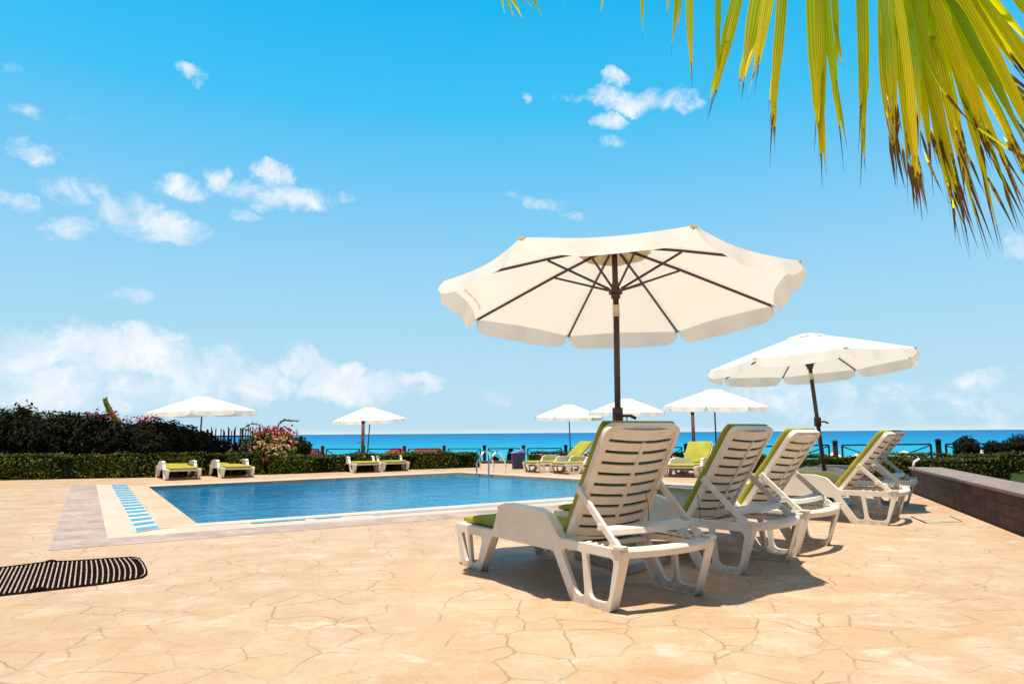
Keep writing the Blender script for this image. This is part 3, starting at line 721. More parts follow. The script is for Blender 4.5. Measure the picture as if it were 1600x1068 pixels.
def make_lounger(angle, detail=True):
    g = empty('sun_lounger', (0, 0, 0))
    link('side_frame', side_L, g); link('side_frame', side_R, g)
    H = Vector((.39, .335)); L = .81; ca, sa = math.cos(R(angle)), math.sin(R(angle))
    # seat deck with slats
    mb = MB()
    for i in range(15):
        x0 = -.86 + i * .083; mb.box((x0 + .034, 0, .285), (.067, .66, .014))
    for y in (-.30, 0, .30): mb.box((-.25, y, .272), (1.26, .035, .020))
    mb.box((-.885, 0, .27), (.02, .68, .05))
    mb.build('seat_deck', M['plastic'], g, bevel=.003)
    # inner rear rails and stretchers
    mb = MB()
    for y in (-.325, .325):
        mb.box((.675, y, .315), (.57, .045, .035))
        for k in range(5): mb.box((.66 + k * .065, y, .343), (.02, .04, .022))
    mb.box((.43, 0, .285), (.05, .66, .03))
    mb.build('ratchet_rail', M['plastic'], g, bevel=.003)
    # bowed rear bar
    mb = MB(); K = 14
    for k in range(K):
        y0 = -.375 + .75 * k / K; y1 = -.375 + .75 * (k + 1) / K; f = lambda y: .955 + .075 * (1 - (y / .375) ** 2)
        vs = []
        for y in (y0, y1):
            x = f(y); vs += [(x - .055, y, .350), (x + .012, y, .350), (x + .020, y, .335), (x + .012, y, .300), (x + .004, y, .300), (x + .006, y, .338), (x - .055, y, .340)]
        m_ = 7
        mb.add(vs, [(i, (i + 1) % m_, m_ + (i + 1) % m_, m_ + i) for i in range(m_)] + ([tuple(range(m_ - 1, -1, -1))] if k == 0 else []) + ([tuple(range(m_, 2 * m_))] if k == K - 1 else []))
    for y in (-.355, .355): mb.box((.96, y, .357), (.07, .05, .016))
    mb.build('rear_bar', M['plastic'], g, bevel=.002)
    # backrest in the local frame of the hinge (s up the back, t across, n out of the back side)
    def B3(s, t, n_):   # n_ positive = towards the rear/underside
        return Vector((H.x + ca * s + sa * n_, t, H.y + sa * s - ca * n_))
    W = .308
    def slab(mb, s0, s1, t0, t1, th=.006, bow=.045, nb=8, base=.014):
        vs = []
        for j in range(nb + 1):
            t = t0 + (t1 - t0) * j / nb; b = base + bow * (1 - (t / W) ** 2)
            for (s, dn) in ((s0, 0), (s1, 0), (s1, th), (s0, th)): vs.append(B3(s, t, b + dn - .006))
        fs = [(j * 4 + k, j * 4 + (k + 1) % 4, (j + 1) * 4 + (k + 1) % 4, (j + 1) * 4 + k) for j in range(nb) for k in range(4)]
        fs += [(3, 2, 1, 0), tuple(nb * 4 + k for k in range(4))]
        mb.add(vs, fs)
    bk = None
    # rim
    mb = MB()
    rim = round_poly([(0, -W), (L, -W), (L, W), (0, W)], [.02, .075, .075, .02], 6)
    q = offset_poly(rim, .035); n_ = len(rim); vs = []
    for i in range(n_):
        vs += [B3(rim[i][0], rim[i][1], .0), B3(rim[i][0], rim[i][1], .036), B3(q[i][0], q[i][1], .040), B3(q[i][0], q[i][1], .004)]
    mb.add(vs, [(i * 4 + k, i * 4 + (k + 1) % 4, ((i + 1) % n_) * 4 + (k + 1) % 4, ((i + 1) % n_) * 4 + k) for i in range(n_) for k in range(4)])
    bk = mb.build('backrest', M['plastic'], g, bevel=.004)
    # slatted panel
    mb = MB(); rows = 9; s_a = .03; s_b = L - .10; dh = (s_b - s_a) / rows
    for i in range(rows):
        s0 = s_a + i * dh + .009; s1 = s_a + (i + 1) * dh - .009
        slab(mb, s0, s1, -W + .02, W - .02)
        # narrow lip beside each slot
        slab(mb, s1 - .003, s1 + .002, -W + .06, -.02, .014); slab(mb, s1 - .003, s1 + .002, .02, W - .06, .014)
    slab(mb, s_b + .007, L - .02, -W + .02, W - .02)
    slab(mb, s_a - .02, s_a - .002, -W + .02, W - .02)
    slab(mb, s_a, L - .10, -.010, .010, .016)                       # centre rib
    slab(mb, s_a, L - .06, -W + .02, -W + .055, .01); slab(mb, s_a, L - .06, W - .055, W - .02, .01)
    mb.build('slat_panel', M['plastic'], bk, bevel=.0015)
    # struts from the backrest to the ratchet rail
    if angle > 30:
        st = B3(.36, 0, .03); en = Vector((.905, 0, .352))
        for y in (-.335, .335):
            mb = MB(); a = Vector((st.x, y, st.z)); b = Vector((en.x, y, en.z)); d = (b - a).normalized()
            mb.bar(a, b, .022, .042, up=Vector((0, 1, 0)) if False else Vector((0, 0, 1)))
            mb.bar(a + d * .005 , a - d * .03, .026, .046)
            c = a + (b - a) * .60; mb.box(c + Vector((0, 0, -.018)), (.05, .028, .04), M3=None)
            mb.bar(b - d * .04, b + d * .012, .034, .05)
            mb.build('support_strut', M['plastic'], g, bevel=.005)
        mb = MB(); c0 = Vector((st.x, 0, st.z)).lerp(en, .60)
        K = 10
        for k in range(K):
            y0 = -.33 + .66 * k / K; y1 = y0 + .066; ff = lambda y: .035 * (1 - (y / .33) ** 2)
            vs = []
            for y in (y0, y1):
                x = c0.x + .01 + ff(y); z = c0.z - .03
                vs += [(x - .05, y, z + .012), (x + .05, y, z + .004), (x + .058, y, z - .03), (x + .05, y, z - .03), (x + .045, y, z - .004), (x - .05, y, z + .004)]
            mb.add(vs, [(i, (i + 1) % 6, 6 + (i + 1) % 6, 6 + i) for i in range(6)] + ([tuple(range(5, -1, -1))] if k == 0 else []) + ([tuple(range(6, 12))] if k == K - 1 else []))
        mb.build('crossbar', M['plastic'], g, bevel=.003)
    # cushion: seat and back
    path = []
    for k in range(26):
        u = k / 25; x = -.91 + u * (.36 + .91); path.append((x, .298 + .012 * math.sin(u * 9) * .4))
    for k in range(1, 6):
        u = k / 6; p0 = Vector((.36, .298)); p1 = Vector((.40, .300)); p2 = Vector((H.x + ca * .05 - sa * .004, H.y + sa * .05 + ca * .004))
        p_ = p0 * (1 - u) ** 2 + p1 * 2 * u * (1 - u) + p2 * u * u; path.append((p_.x, p_.y))
    for k in range(18):
        s = .05 + (L - .06) * k / 17; path.append((H.x + ca * s - sa * .004, H.y + sa * s + ca * .004))
    cu = sweep(path, .298, .048, 1, mat=M['cush'], name='cushion', parent=g)
    return g

up_src = make_lounger(60); flat_src = make_lounger(4); mid_src = make_lounger(54); low_src = make_lounger(51); far_src = make_lounger(46)
used = set()
def place_lounger(src, x, y, head_deg, label, group):
    o = src if src.name not in used else copy_tree(src)
    used.add(src.name)
    o.location = (x, y, 0); o.rotation_euler = (0, 0, R(head_deg)); o.scale = (.97, .97, .80) if y > 12 else (1, 1, 1); tag(o, label, 'sun lounger', group); return o
G1 = 'white plastic sun loungers with lime cushions'
def from_rear_left(p, head, off_=.87, half=.37):
    u = Vector((math.cos(R(head)), math.sin(R(head)), 0)); l = Vector((-u.y, u.x, 0))
    # p is the base of the rear leg on the camera-left side (local -y for a head pointing at the camera)
    return p - u * off_ + l * half
def rear_base(px, py, head):
    q = from_rear_left(gnd(px, py), head); return q.x, q.y
HD = (-57, -47, -44, -37, -39)
LP = [rear_base(952, 957, HD[0]), rear_base(1157, 898, HD[1]), rear_base(1243, 869, HD[2]), rear_base(1387, 821, HD[3]), rear_base(1402, 797, HD[4])]
LB = ['nearest white lounger with raised slatted back, standing in front of all the others',
      'second white lounger of the near row, wholly shaded by the big umbrella',
      'third white lounger of the near row, its rear bar sunlit',
      'white lounger seen side-on near the stone wall, its lime cushion edge in full sun',
      'shaded white lounger closest to the stone wall, partly behind the side-on one']
for (x, y), hd_, lb, sr in zip(LP, HD, LB, (up_src, make_lounger(58), mid_src, low_src, low_src)): place_lounger(sr, x, y, hd_, lb, G1)
def foot_centre(px0, py0, px1, py1, head):
    c = (gnd(px0, py0) + gnd(px1, py1)) / 2; u = Vector((math.cos(R(head)), math.sin(R(head)), 0)); c = c + u * .86; return c.x, c.y
c = foot_centre(262, 751, 311, 748.5, 125); place_lounger(flat_src, c[0], c[1], 125, 'flat white lounger leftmost of all, below the far left umbrella', G1)
c = foot_centre(350, 747.5, 394, 745.5, 125); place_lounger(flat_src, c[0], c[1], 125, 'flat white lounger just right of the leftmost one, beside the tall dark bushes', G1)
c = foot_centre(558, 740, 591, 736.5, 120); place_lounger(flat_src, c[0], c[1], 120, 'flat white lounger before the low hedge, directly below the umbrella by the wooden post', G1)
c = foot_centre(604, 737.3, 635, 735, 120); place_lounger(flat_src, c[0], c[1], 120, 'flat white lounger before the low hedge, right of the one below the far umbrella', G1)
c = foot_centre(819, 737, 838, 738.6, 30); place_lounger(far_src, c[0], c[1], 30, 'lounger with raised lime back across the pool, right beside the blue litter bin', G1)
c = foot_centre(862, 739, 884, 741, 30); place_lounger(far_src, c[0], c[1], 30, 'far lounger with raised lime back, half hidden behind the nearest lounger', G1)
c = foot_centre(1046, 746.5, 1080, 745, 60); place_lounger(far_src, c[0], c[1], 60, 'far lounger with raised lime back, framed between the two nearest loungers', G1)
c = foot_centre(990, 744, 1012, 745.5, 30); place_lounger(flat_src, c[0], c[1], 30, 'far white lounger across the pool almost hidden behind the slatted back of the nearest one', G1)

# thin cords hanging from the near loungers
def cord(px0, py0, px1, py1, Y, lab):
    a = at_depth(px0, py0, Y); b = at_depth(px1, py1, Y); mid_ = (a + b) / 2 + Vector((.008, 0, 0))
    mb = MB(off=b); mb.tube([a, a.lerp(mid_, .5), mid_, mid_.lerp(b, .5), b], .0022, 6)
    tag(mb.build('cord', M['cord'], loc=b), lab, 'cord', 'cords hanging from the lounger backs')
cord(1009, 767, 1013, 813, 4.35, 'thin dark cord hanging beside the right edge of the nearest lounger back')
cord(1089, 770, 1094, 814, 5.00, 'thin dark cord hanging down the slatted back of the second lounger')

# ------------------------------------------------------------------ UMBRELLAS
def make_umbrella(rimC, tilt, Rr, rot, rise, base, joint_z, poleR=.021, val=.15, label='', crank=True, seed=1, slab=None, printed=False, detail=True):
    rg = random.Random(seed)
    base = Vector(base); g = empty('pool_umbrella', tuple(base), 0, label, 'umbrella', 'cream canvas pool umbrellas')
    nv = Vector((tilt[0], tilt[1], 1)).normalized(); e1 = Vector((0, 1, 0)).cross(nv).normalized(); e2 = nv.cross(e1); Cc = Vector(rimC)
    def P3(r, a, h): return Cc + (e1 * math.cos(a) + e2 * math.sin(a)) * r + nv * h
    hz = lambda u: rise * (1 - u ** 1.12)
    mb = MB(off=base); NA, NR = 12, 12
    for k in range(8):
        a0 = rot + k * math.pi / 4; vs = []
        for i in range(NR + 1):
            u = .06 + .94 * i / NR
            for j in range(NA + 1):
                w = j / NA
                pa = P3(Rr * u, a0, hz(u)); pb = P3(Rr * u, a0 + math.pi / 4, hz(u)); p_ = pa.lerp(pb, w)
                sag = math.sin(w * math.pi)
                cpt = P3(0, 0, hz(u)); rad = (p_ - cpt)
                p_ = cpt + rad * (1 - .055 * sag * u ** 2) - nv * (.045 * sag * u * (1.15 - u) * 2 - .01 * sag)
                vs.append(p_)
        mb.add(vs, [(i * (NA + 1) + j, i * (NA + 1) + j + 1, (i + 1) * (NA + 1) + j + 1, (i + 1) * (NA + 1) + j) for i in range(NR) for j in range(NA)])
    can = mb.build('canopy', M['canvas'], g, smooth=True)
    mb = MB(off=base)
    for k in range(8):
        a0 = rot + k * math.pi / 4; vs = []; NV = 5; NW = 20; ph = rg.uniform(0, 6)
        for i in range(NV + 1):
            v = i / NV
            for j in range(NW + 1):
                w = .008 + .984 * j / NW
                pa = P3(Rr, a0, 0); pb = P3(Rr, a0 + math.pi / 4, 0); p_ = pa.lerp(pb, w); sag = math.sin(w * math.pi)
                p_ = Cc + (p_ - Cc) * (1 - .055 * sag) - nv * (.045 * sag * .15 * 2 - .01 * sag)
                edge = min(w, 1 - w); drop = val * (min(1, (edge / .10)) ** .5 * .62 + .38) * (1 - .06 * math.cos(w * 2 * math.pi)) * (.99 + .01 * math.sin(w * 9 + ph))
                outw = (p_ - Cc).normalized(); taper = 1 - .30 * v * max(0, 1 - edge / .07)
                wv = v * (.009 * math.sin(w * 13 + ph) + .004 * math.sin(w * 29 + ph * 2) + .010)
                pc_ = (pa + pb) / 2; along_ = (pb - pa).normalized(); sh = (w - .5) * (pb - pa).length * (1 - .05 * v * (1 if edge < .08 else 0))
                q_ = p_ + outw * wv - (nv * .45 + Vector((0, 0, .52))) * drop * v + outw * drop * v * .30
                shrink = (.5 - w) * .045 * v * (1 if True else 0)
                q_ = q_ + (pb - pa) * shrink
                vs.append(q_)
        mb.add(vs, [(i * (NW + 1) + j, i * (NW + 1) + j + 1, (i + 1) * (NW + 1) + j + 1, (i + 1) * (NW + 1) + j) for i in range(NV) for j in range(NW)])
    mb.build('valance', M['canvas'], can, smooth=True)
    if printed:   # row of faded illegible lettering on one panel near the rim
        mb = MB(off=base); a0 = rot + printed * math.pi / 4
        for j in range(22):
            if j in (6, 13): continue
            w = .22 + .026 * j; r_ = Rr * .955
            pa = P3(r_, a0, hz(.955) + .004); pb = P3(r_, a0 + math.pi / 4, hz(.955) + .004); p_ = pa.lerp(pb, w)
            sag = math.sin(w * math.pi); p_ = Cc + nv * hz(.955) + (p_ - Cc - nv * hz(.955)) * (1 - .055 * sag * .91) - nv * (.045 * sag * .955 * .195 * 2 - .01 * sag - .006)
            t_ = (pb - pa).normalized(); hgt = rg.uniform(.014, .026)
            inw = (Cc + nv * rise - p_).normalized()
            mb.add([p_ - t_ * .007, p_ + t_ * .005, p_ + t_ * .006 + inw * hgt, p_ - t_ * .004 + inw * hgt], [(0, 1, 2, 3)])
        mb.build('lettering', M['print'], can)
    # vent cap
    mb = MB(off=base); vs = [P3(0, 0, rise + .004)]; K = 24
    for (u, dh) in ((.08, -.004), (.17, -.006), (.21, -.018)):
        for k in range(K): vs.append(P3(Rr * u, rot + 2 * math.pi * k / K, hz(u) + .022 + dh))
    fs = [(0, 1 + k, 1 + (k + 1) % K) for k in range(K)] + [(1 + i * K + k, 1 + i * K + (k + 1) % K, 1 + (i + 1) * K + (k + 1) % K, 1 + (i + 1) * K + k) for i in range(2) for k in range(K)]
    mb.add(vs, fs); mb.build('vent_cap', M['canvas'], can, smooth=True)
    # yellowed reinforcement disc under the crown
    mb = MB(off=base); K = 24; vs = []
    for u in (.03, .20):
        for k in range(K): vs.append(P3(Rr * u, rot + 2 * math.pi * k / K, hz(u) - .02))
    mb.add(vs, [(k, (k + 1) % K, K + (k + 1) % K, K + k) for k in range(K)]); mb.build('crown_lining', M['crown'], can, smooth=True)
    # pole: straight lower part, white joint, upper part along the canopy axis
    crown = P3(0, 0, rise + .0)
    jp = Cc - nv * (Cc.z - joint_z) / nv.z
    mb = MB(off=base)
    mb.tube([base, jp], poleR, 14); mb.build('pole', M['pole'], g, smooth=True)
    mb = MB(off=base); mb.tube([jp - (jp - base).normalized() * .005, jp + nv * .085], poleR * 1.12, 14); mb.build('tilt_joint', M['joint'], g, smooth=True)
    mb = MB(off=base); mb.tube([jp + nv * .08, crown], poleR * .95, 14)
    mb.build('upper_pole', M['pole'], g, smooth=True)
    hubp = crown - nv * .035; runp = jp + nv * .19
    mb = MB(off=base)
    mb.tube([hubp - nv * .015, hubp + nv * .015], .05, 12); mb.build('top_hub', M['pole'], g, bevel=.003)
    mb = MB(off=base); mb.tube([runp - nv * .015, runp + nv * .015], .052, 12)
    mb.tube([runp - nv * .05, runp - nv * .01], poleR * 1.5, 12); mb.tube([runp + nv * .01, runp + nv * .08], [poleR * 1.5, poleR * 1.05], 12)
    mb.build('runner', M['pole'], g, smooth=False, bevel=.003)
    for k in range(8):
        a0 = rot + k * math.pi / 4; mb = MB(off=base)
        p0 = P3(.04, a0, rise - .035); p1 = P3(Rr * .985, a0, hz(.985) - .012); pm = P3(Rr * .40, a0, hz(.40) - .026)
        mb.bar(p0, pm, .012, .018); mb.bar(pm, p1, .012, .018)
        rb = mb.build('rib', M['pole'], g)
        mb = MB(off=base); pj = P3(Rr * .40, a0, hz(.40) - .036); ps = runp + (pj - runp) * (.05 / (pj - runp).length)
        mb.bar(ps, pj, .010, .016); mb.build('strut', M['pole'], rb)
        mb = MB(off=base); pe = P3(Rr * .975, a0, hz(.975) - .010); mb.bar(pe, P3(Rr * 1.0, a0, .0), .045, .012); mb.build('rib_pocket', M['crown'], rb)
    if crank:
        cz = base + (jp - base) * ((1.10 - base.z) / (jp.z - base.z)); mb = MB(off=base)
        mb.tube([cz - Vector((0, 0, .06)), cz + Vector((0, 0, .06))], poleR * 1.7, 12)
        mb.tube([cz, cz + Vector((.10, -.02, .0))], .010, 8); mb.tube([cz + Vector((.09, -.02, 0)), cz + Vector((.13, -.02, -.02))], .012, 8)
        mb.build('crank', M['pole'], g, smooth=True)
    if slab:
        c0, c1, c2 = slab; c3 = c0 + (c1 - c0) + (c2 - c0); pts = [c0, c2, c3, c1]
        cc = sum(pts, Vector()) / 4
        mb = MB(off=base); mb.prism([v2(p_) for p_ in pts], .0, .07); mb.build('base_slab', M['terrazzo'], g, bevel=.008)
        mb = MB(off=base); mb.lathe([(.05, .07), (.05, .09), (.033, .10), (.030, .34), (0.02, .34)], (base.x, base.y, 0), 14); mb.build('base_tube', M['pole'], g, smooth=True)
    return g
s0, s1, s2 = gnd(985, 898), gnd(897, 872), gnd(1044, 879)
make_umbrella((.777, 5.01, 2.0), (.014, .108), 1.305, -.587, .41, (.772, 5.13, 0), 1.83, .023, .128,
              'large open cream umbrella nearest the camera, seen from below above the near loungers', slab=(s0, s1, s2), printed=4, seed=3)
b2 = Vector((4.10, 9.1, 0))
make_umbrella((3.99, 9.12, 1.86), (-.045, .057), 1.33, -.894, .42, (4.12, 9.1, 0), 1.66, .026, .135,
              'tilted cream umbrella with a leaning pole, over the loungers by the stone wall', slab=(gnd(1296, 801), gnd(1262, 787), gnd(1330, 795)), printed=4, seed=4)
def far_umb(px, topy, Y, halfpx, tilt, rot, label, base_px, base_z=0, rise=.40, seed=7, crank=False):
    top = at_depth(px, topy, Y); Rr = halfpx / FPX * Y
    nv = Vector((tilt[0], tilt[1], 1)).normalized(); rise = rise * Rr / 1.3
    rc = top - nv * (rise + .03)
    b = at_depth(base_px, 700, Y)
    make_umbrella(tuple(rc), tilt, Rr, rot, rise, (b.x, Y, base_z), rc.z - .16, .020, .12 * Rr / 1.3, label, crank=crank, seed=seed)
far_umb(316, 616.5, 18.0, 80, (-.02, -.02), .25, 'cream umbrella at the far left, standing before the tall flowering hedge', 310.5, seed=8)
far_umb(577, 633.5, 24.2, 56, (-.03, -.06), .1, 'cream umbrella beside a brown wooden post, beyond the low hedge and the flat loungers', 573, -.3, .47, seed=9)
far_umb(889, 629.5, 24.6, 55, (0, -.07), .3, 'smallest and leftmost of the three far cream umbrellas in a row', 892, -.5, .45, seed=10)
far_umb(979, 620, 23.0, 61, (0.0, -.06), .2, 'middle one of three far cream umbrellas, its pole just right of the big pole', 979.5, -.4, .45, seed=11)
far_umb(1116, 605, 18.2, 80, (.01, -.05), .35, 'far cream umbrella rightmost of three, between the big umbrella and the leaning-pole one', 1119, 0, .45, seed=12)

# ------------------------------------------------------------------ POOL LADDER
g0 = gnd(757, 742); g0.z = 0
lad = empty('pool_ladder', tuple(g0), 0, 'stainless steel pool ladder with curved handrails at the far corner of the pool', 'pool ladder')
for i, s in enumerate((0.0, .24, .42)):
    pass
for s in (-.22, .22):
    o = C_ + uCD * (1.05 + s); inn = o - Cn * .10; mb = MB(off=g0)
    pts = [inn + Vector((0, 0, -.9)), inn + Vector((0, 0, -.05)), inn + Vector((0, 0, .26)), inn + Cn * .04 + Vector((0, 0, .34)), inn + Cn * .22 + Vector((0, 0, .52)), inn + Cn * .30 + Vector((0, 0, .555)),
           inn + Cn * .37 + Vector((0, 0, .53)), inn + Cn * .52 + Vector((0, 0, .30)), inn + Cn * .56 + Vector((0, 0, .18)), inn + Cn * .56 + Vector((0, 0, .0))]
    mb.tube(pts, .021, 12); mb.build('handrail', M['steel'], lad, smooth=True)
for z in (-.25, -.5, -.75):
    o = C_ + uCD * 1.05 - Cn * .10; mb = MB(off=g0); mb.bar(o + uCD * -.22 + Vector((0, 0, z)), o + uCD * .22 + Vector((0, 0, z)), .07, .02); mb.build('rung', M['steel'], lad)

# ------------------------------------------------------------------ BLUE BIN
bp = gnd(809, 732); bp.z = 0
g = empty('litter_bin', tuple(bp), R(10), 'dark blue plastic litter bin with a flared hood, by the hedge gap across the pool', 'litter bin')
mb = MB(); mb.lathe([(0.001, .0), (.15, .0), (.155, .02), (.185, .40), (.20, .43), (.19, .44), (.175, .40)], seg=18); mb.build('body', M['bin'], g, smooth=True)
mb = MB(); mb.add([(-.20, -.19, .43), (.22, -.19, .43), (.22, .19, .43), (-.20, .19, .43), (-.10, -.14, .50), (.15, -.13, .54), (.15, .13, .54), (-.10, .14, .50), (.30, -.10, .36), (.30, .10, .36)],
       [(0, 1, 5, 4), (1, 8, 9, 2), (2, 3, 7, 6), (3, 0, 4, 7), (4, 5, 6, 7), (5, 8, 9, 6), (1, 5, 8), (2, 9, 6)])
mb.build('hood', M['binlid'], g, bevel=.012)

# ------------------------------------------------------------------ HEDGES
def hedge(name_label, front, depth, h, nleaf, z0=0.0, size=.030, light=None, wob=.025):
    """front: list of ground points along the front foot; clipped box hedge behind it"""
    base = Vector(front[0]); pts = []; nr = []
    cv = []; cf = []
    segs = [(Vector(front[i]), Vector(front[i + 1])) for i in range(len(front) - 1)]
    tot = sum((b - a).length for a, b in segs)
    for (a, b) in segs:
        d = (b - a); L = d.length; d.normalize(); nb = Vector((-d.y, d.x, 0))
        if nb.y < 0: nb = -nb
        k = int(nleaf * L / tot); s = nrg.uniform(0, L, k); which = nrg.uniform(0, 1, k); r1 = nrg.uniform(0, 1, k); jit = nrg.normal(0, wob, k)
        lump = .035 * np.sin(s * 3.1) + .025 * np.sin(s * 7.7 + 1)
        af, at_ = h / (h + depth * .8), 1
        for i in range(k):
            if which[i] < af:  # front face
                u = r1[i]; p = a + d * s[i] - nb * (lump[i] + jit[i] - .02) + Vector((0, 0, z0 + u * h)); n_ = -nb + Vector((0, 0, .2))
            else:
                p = a + d * s[i] + nb * (r1[i] * depth) + Vector((0, 0, z0 + h + lump[i] * .6 + abs(jit[i]) * 1.2)); n_ = Vector((0, 0, 1))
            pts.append(tuple(p - base)); nr.append(tuple(n_))
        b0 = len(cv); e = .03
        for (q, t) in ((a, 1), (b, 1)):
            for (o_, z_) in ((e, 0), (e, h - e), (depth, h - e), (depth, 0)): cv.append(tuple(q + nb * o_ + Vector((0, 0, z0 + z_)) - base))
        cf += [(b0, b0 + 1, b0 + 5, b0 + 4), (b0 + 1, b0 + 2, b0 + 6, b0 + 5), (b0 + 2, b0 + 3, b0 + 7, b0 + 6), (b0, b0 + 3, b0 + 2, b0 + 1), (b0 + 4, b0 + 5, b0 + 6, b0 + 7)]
        # end caps leaves
        for (q, sg) in ((a, -1), (b, 1)):
            for i in range(int(depth * h * 900)):
                p = q + d * (sg * nrg.uniform(-.01, .05)) + nb * nrg.uniform(0, depth) + Vector((0, 0, z0 + nrg.uniform(0, h))); pts.append(tuple(p - base)); nr.append(tuple(d * sg))
    me = leaf_mesh('clipped_hedge', pts, nr, size, M['hedge'], (cv, cf, M['hedgecore']))
    o = link('clipped_hedge', me, loc=base); tag(o, name_label, 'hedge', 'clipped low hedges around the terrace'); return o
h0 = gnd(0, 750); h1 = gnd(240, 745.5); h2 = gnd(412, 741.0); h3 = gnd(419, 741.0); h4 = gnd(749, 729.8)
hd = (h0 - h1).normalized()
hedge('long low clipped hedge at the left, in front of the tall dark bushes', [h0 + hd * 9, h0, h1, h2], 1.0, .50, 42000, size=.034)
hedge('low clipped hedge behind the flat loungers, ending at the gap by the pool ladder', [h3, h4], 1.1, .37, 22000, size=.034)
hedge('low clipped hedge behind the raised loungers across the pool, starting right of the blue bin', [gnd(826, 727.5), gnd(1040, 731.5), gnd(1200, 740)], .7, .34, 20000, size=.032)
hedge('low clipped hedge behind the side-on loungers, ending beside the lawn', [gnd(1210, 741), gnd(1330, 744.5), Vector((8.6, 12.6, 0))], .8, .36, 30000, size=.028)
hedge('second clipped hedge behind the first one at the right, below the dark shrubs', [Vector((8.75, 15.6, 0)), Vector((12.0, 15.1, 0)), Vector((17, 14.4, 0))], .7, .385, 22000, size=.030)

# ------------------------------------------------------------------ TALL BUSHES
def bush(kind, label, lobes, n, size, mat, group=None, flowers=(), core=True, cat='bush'):
    """lobes: (center, rx, ry, rz)"""
    base = Vector(lobes[0][0]); base.z = terr_z(base.x, base.y) if base.z > 5 else 0
    g = empty(kind, tuple(base), 0, label, cat, group)
    tot = sum(l[1] * l[3] for l in lobes); pts = []; nr = []
    cv = []; cf = []
    for (c, rx, ry, rz) in lobes:
        c = Vector(c); k = int(n * rx * rz / tot)
        d = nrg.normal(0, 1, (k, 3)); d /= np.linalg.norm(d, axis=1)[:, None]
        rr = nrg.uniform(.45, 1.0, k) ** .6 * (1 + .13 * np.sin(d[:, 0] * 7 + c.x) * np.cos(d[:, 2] * 6 + c.y)) 
        p = d * rr[:, None] * np.array([rx, ry, rz]) + np.array(tuple(c - base)); ok = p[:, 2] > -base.z - .1
        pts += p[ok].tolist(); nr += (d[ok] + np.array([0, 0, .3])).tolist()
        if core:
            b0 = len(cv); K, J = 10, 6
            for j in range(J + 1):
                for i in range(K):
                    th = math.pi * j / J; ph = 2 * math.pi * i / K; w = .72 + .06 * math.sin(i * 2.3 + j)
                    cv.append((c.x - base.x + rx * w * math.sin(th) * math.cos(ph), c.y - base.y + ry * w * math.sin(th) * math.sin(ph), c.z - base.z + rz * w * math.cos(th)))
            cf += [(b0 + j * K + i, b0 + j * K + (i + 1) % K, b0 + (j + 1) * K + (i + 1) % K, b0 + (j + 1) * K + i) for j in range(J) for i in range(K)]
    me = leaf_mesh('foliage', pts, nr, size, mat, (cv, cf, M['hedgecore']) if core else None); link('foliage', me, g)
    for (fc, fr, fn, fm) in flowers:
        fc = Vector(fc) - base
        p = np.array(tuple(fc)) + nrg.normal(0, .5, (fn, 3)) * np.array(fr)
        tag(link('flowers', leaf_mesh('flowers', p, np.tile([0, -.5, .6], (fn, 1)), size * .8, fm), g), kind='stuff')
    mb = MB(off=base)
    for i in range(4):
        a = Vector(lobes[i % len(lobes)][0]); x = a.x + rng.uniform(-.15, .15); mb.tube([(x, a.y, -.1), (x + rng.uniform(-.1, .1), a.y, a.z * .5), (a.x, a.y, a.z)], [.03, .022, .01], 7)
    mb.build('stems', M['bark'], g); return g
def lobe(px, topy, Y, halfpx, ry=.7, z0=.15):
    top = at_depth(px, topy, Y); rx = halfpx / FPX * Y; cz = (top.z + z0) / 2; return ((top.x, Y, cz), rx, ry, (top.z - z0) / 2)
Y0 = 17.2
TB = 'tall dark bushes behind the low hedge at the left'
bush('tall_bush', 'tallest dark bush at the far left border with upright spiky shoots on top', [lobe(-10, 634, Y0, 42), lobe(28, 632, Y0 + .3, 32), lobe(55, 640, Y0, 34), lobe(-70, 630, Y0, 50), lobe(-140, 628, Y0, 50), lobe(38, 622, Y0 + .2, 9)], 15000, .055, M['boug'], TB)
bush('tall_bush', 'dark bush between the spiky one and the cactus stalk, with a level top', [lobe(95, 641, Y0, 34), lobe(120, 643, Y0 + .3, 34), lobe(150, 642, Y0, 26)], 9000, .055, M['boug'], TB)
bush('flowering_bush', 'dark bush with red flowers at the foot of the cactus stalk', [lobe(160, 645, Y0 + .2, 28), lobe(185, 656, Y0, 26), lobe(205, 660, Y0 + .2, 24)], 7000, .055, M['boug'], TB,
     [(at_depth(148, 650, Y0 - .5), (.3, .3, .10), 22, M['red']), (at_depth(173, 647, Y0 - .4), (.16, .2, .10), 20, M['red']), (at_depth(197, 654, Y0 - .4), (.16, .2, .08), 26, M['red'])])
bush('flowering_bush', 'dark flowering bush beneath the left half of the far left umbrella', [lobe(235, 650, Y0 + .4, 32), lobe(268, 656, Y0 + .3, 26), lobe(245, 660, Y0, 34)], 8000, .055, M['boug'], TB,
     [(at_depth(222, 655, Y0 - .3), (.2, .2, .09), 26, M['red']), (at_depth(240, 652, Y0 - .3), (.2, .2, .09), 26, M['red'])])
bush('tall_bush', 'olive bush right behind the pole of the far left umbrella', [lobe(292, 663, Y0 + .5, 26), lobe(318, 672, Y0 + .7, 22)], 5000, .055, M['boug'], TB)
bush('vine', 'tangle of climbing vine grown over the stick fence', [lobe(345, 683, Y0 + 1.6, 24, .25, .2), lobe(385, 684, Y0 + 1.6, 24, .25, .2), lobe(365, 690, Y0 + 1.6, 26, .3, 0), lobe(405, 676, Y0 + 1.5, 18, .3, .1)], 2600, .06, M['boug'], None, core=False, cat='vine')
YB = 19.0
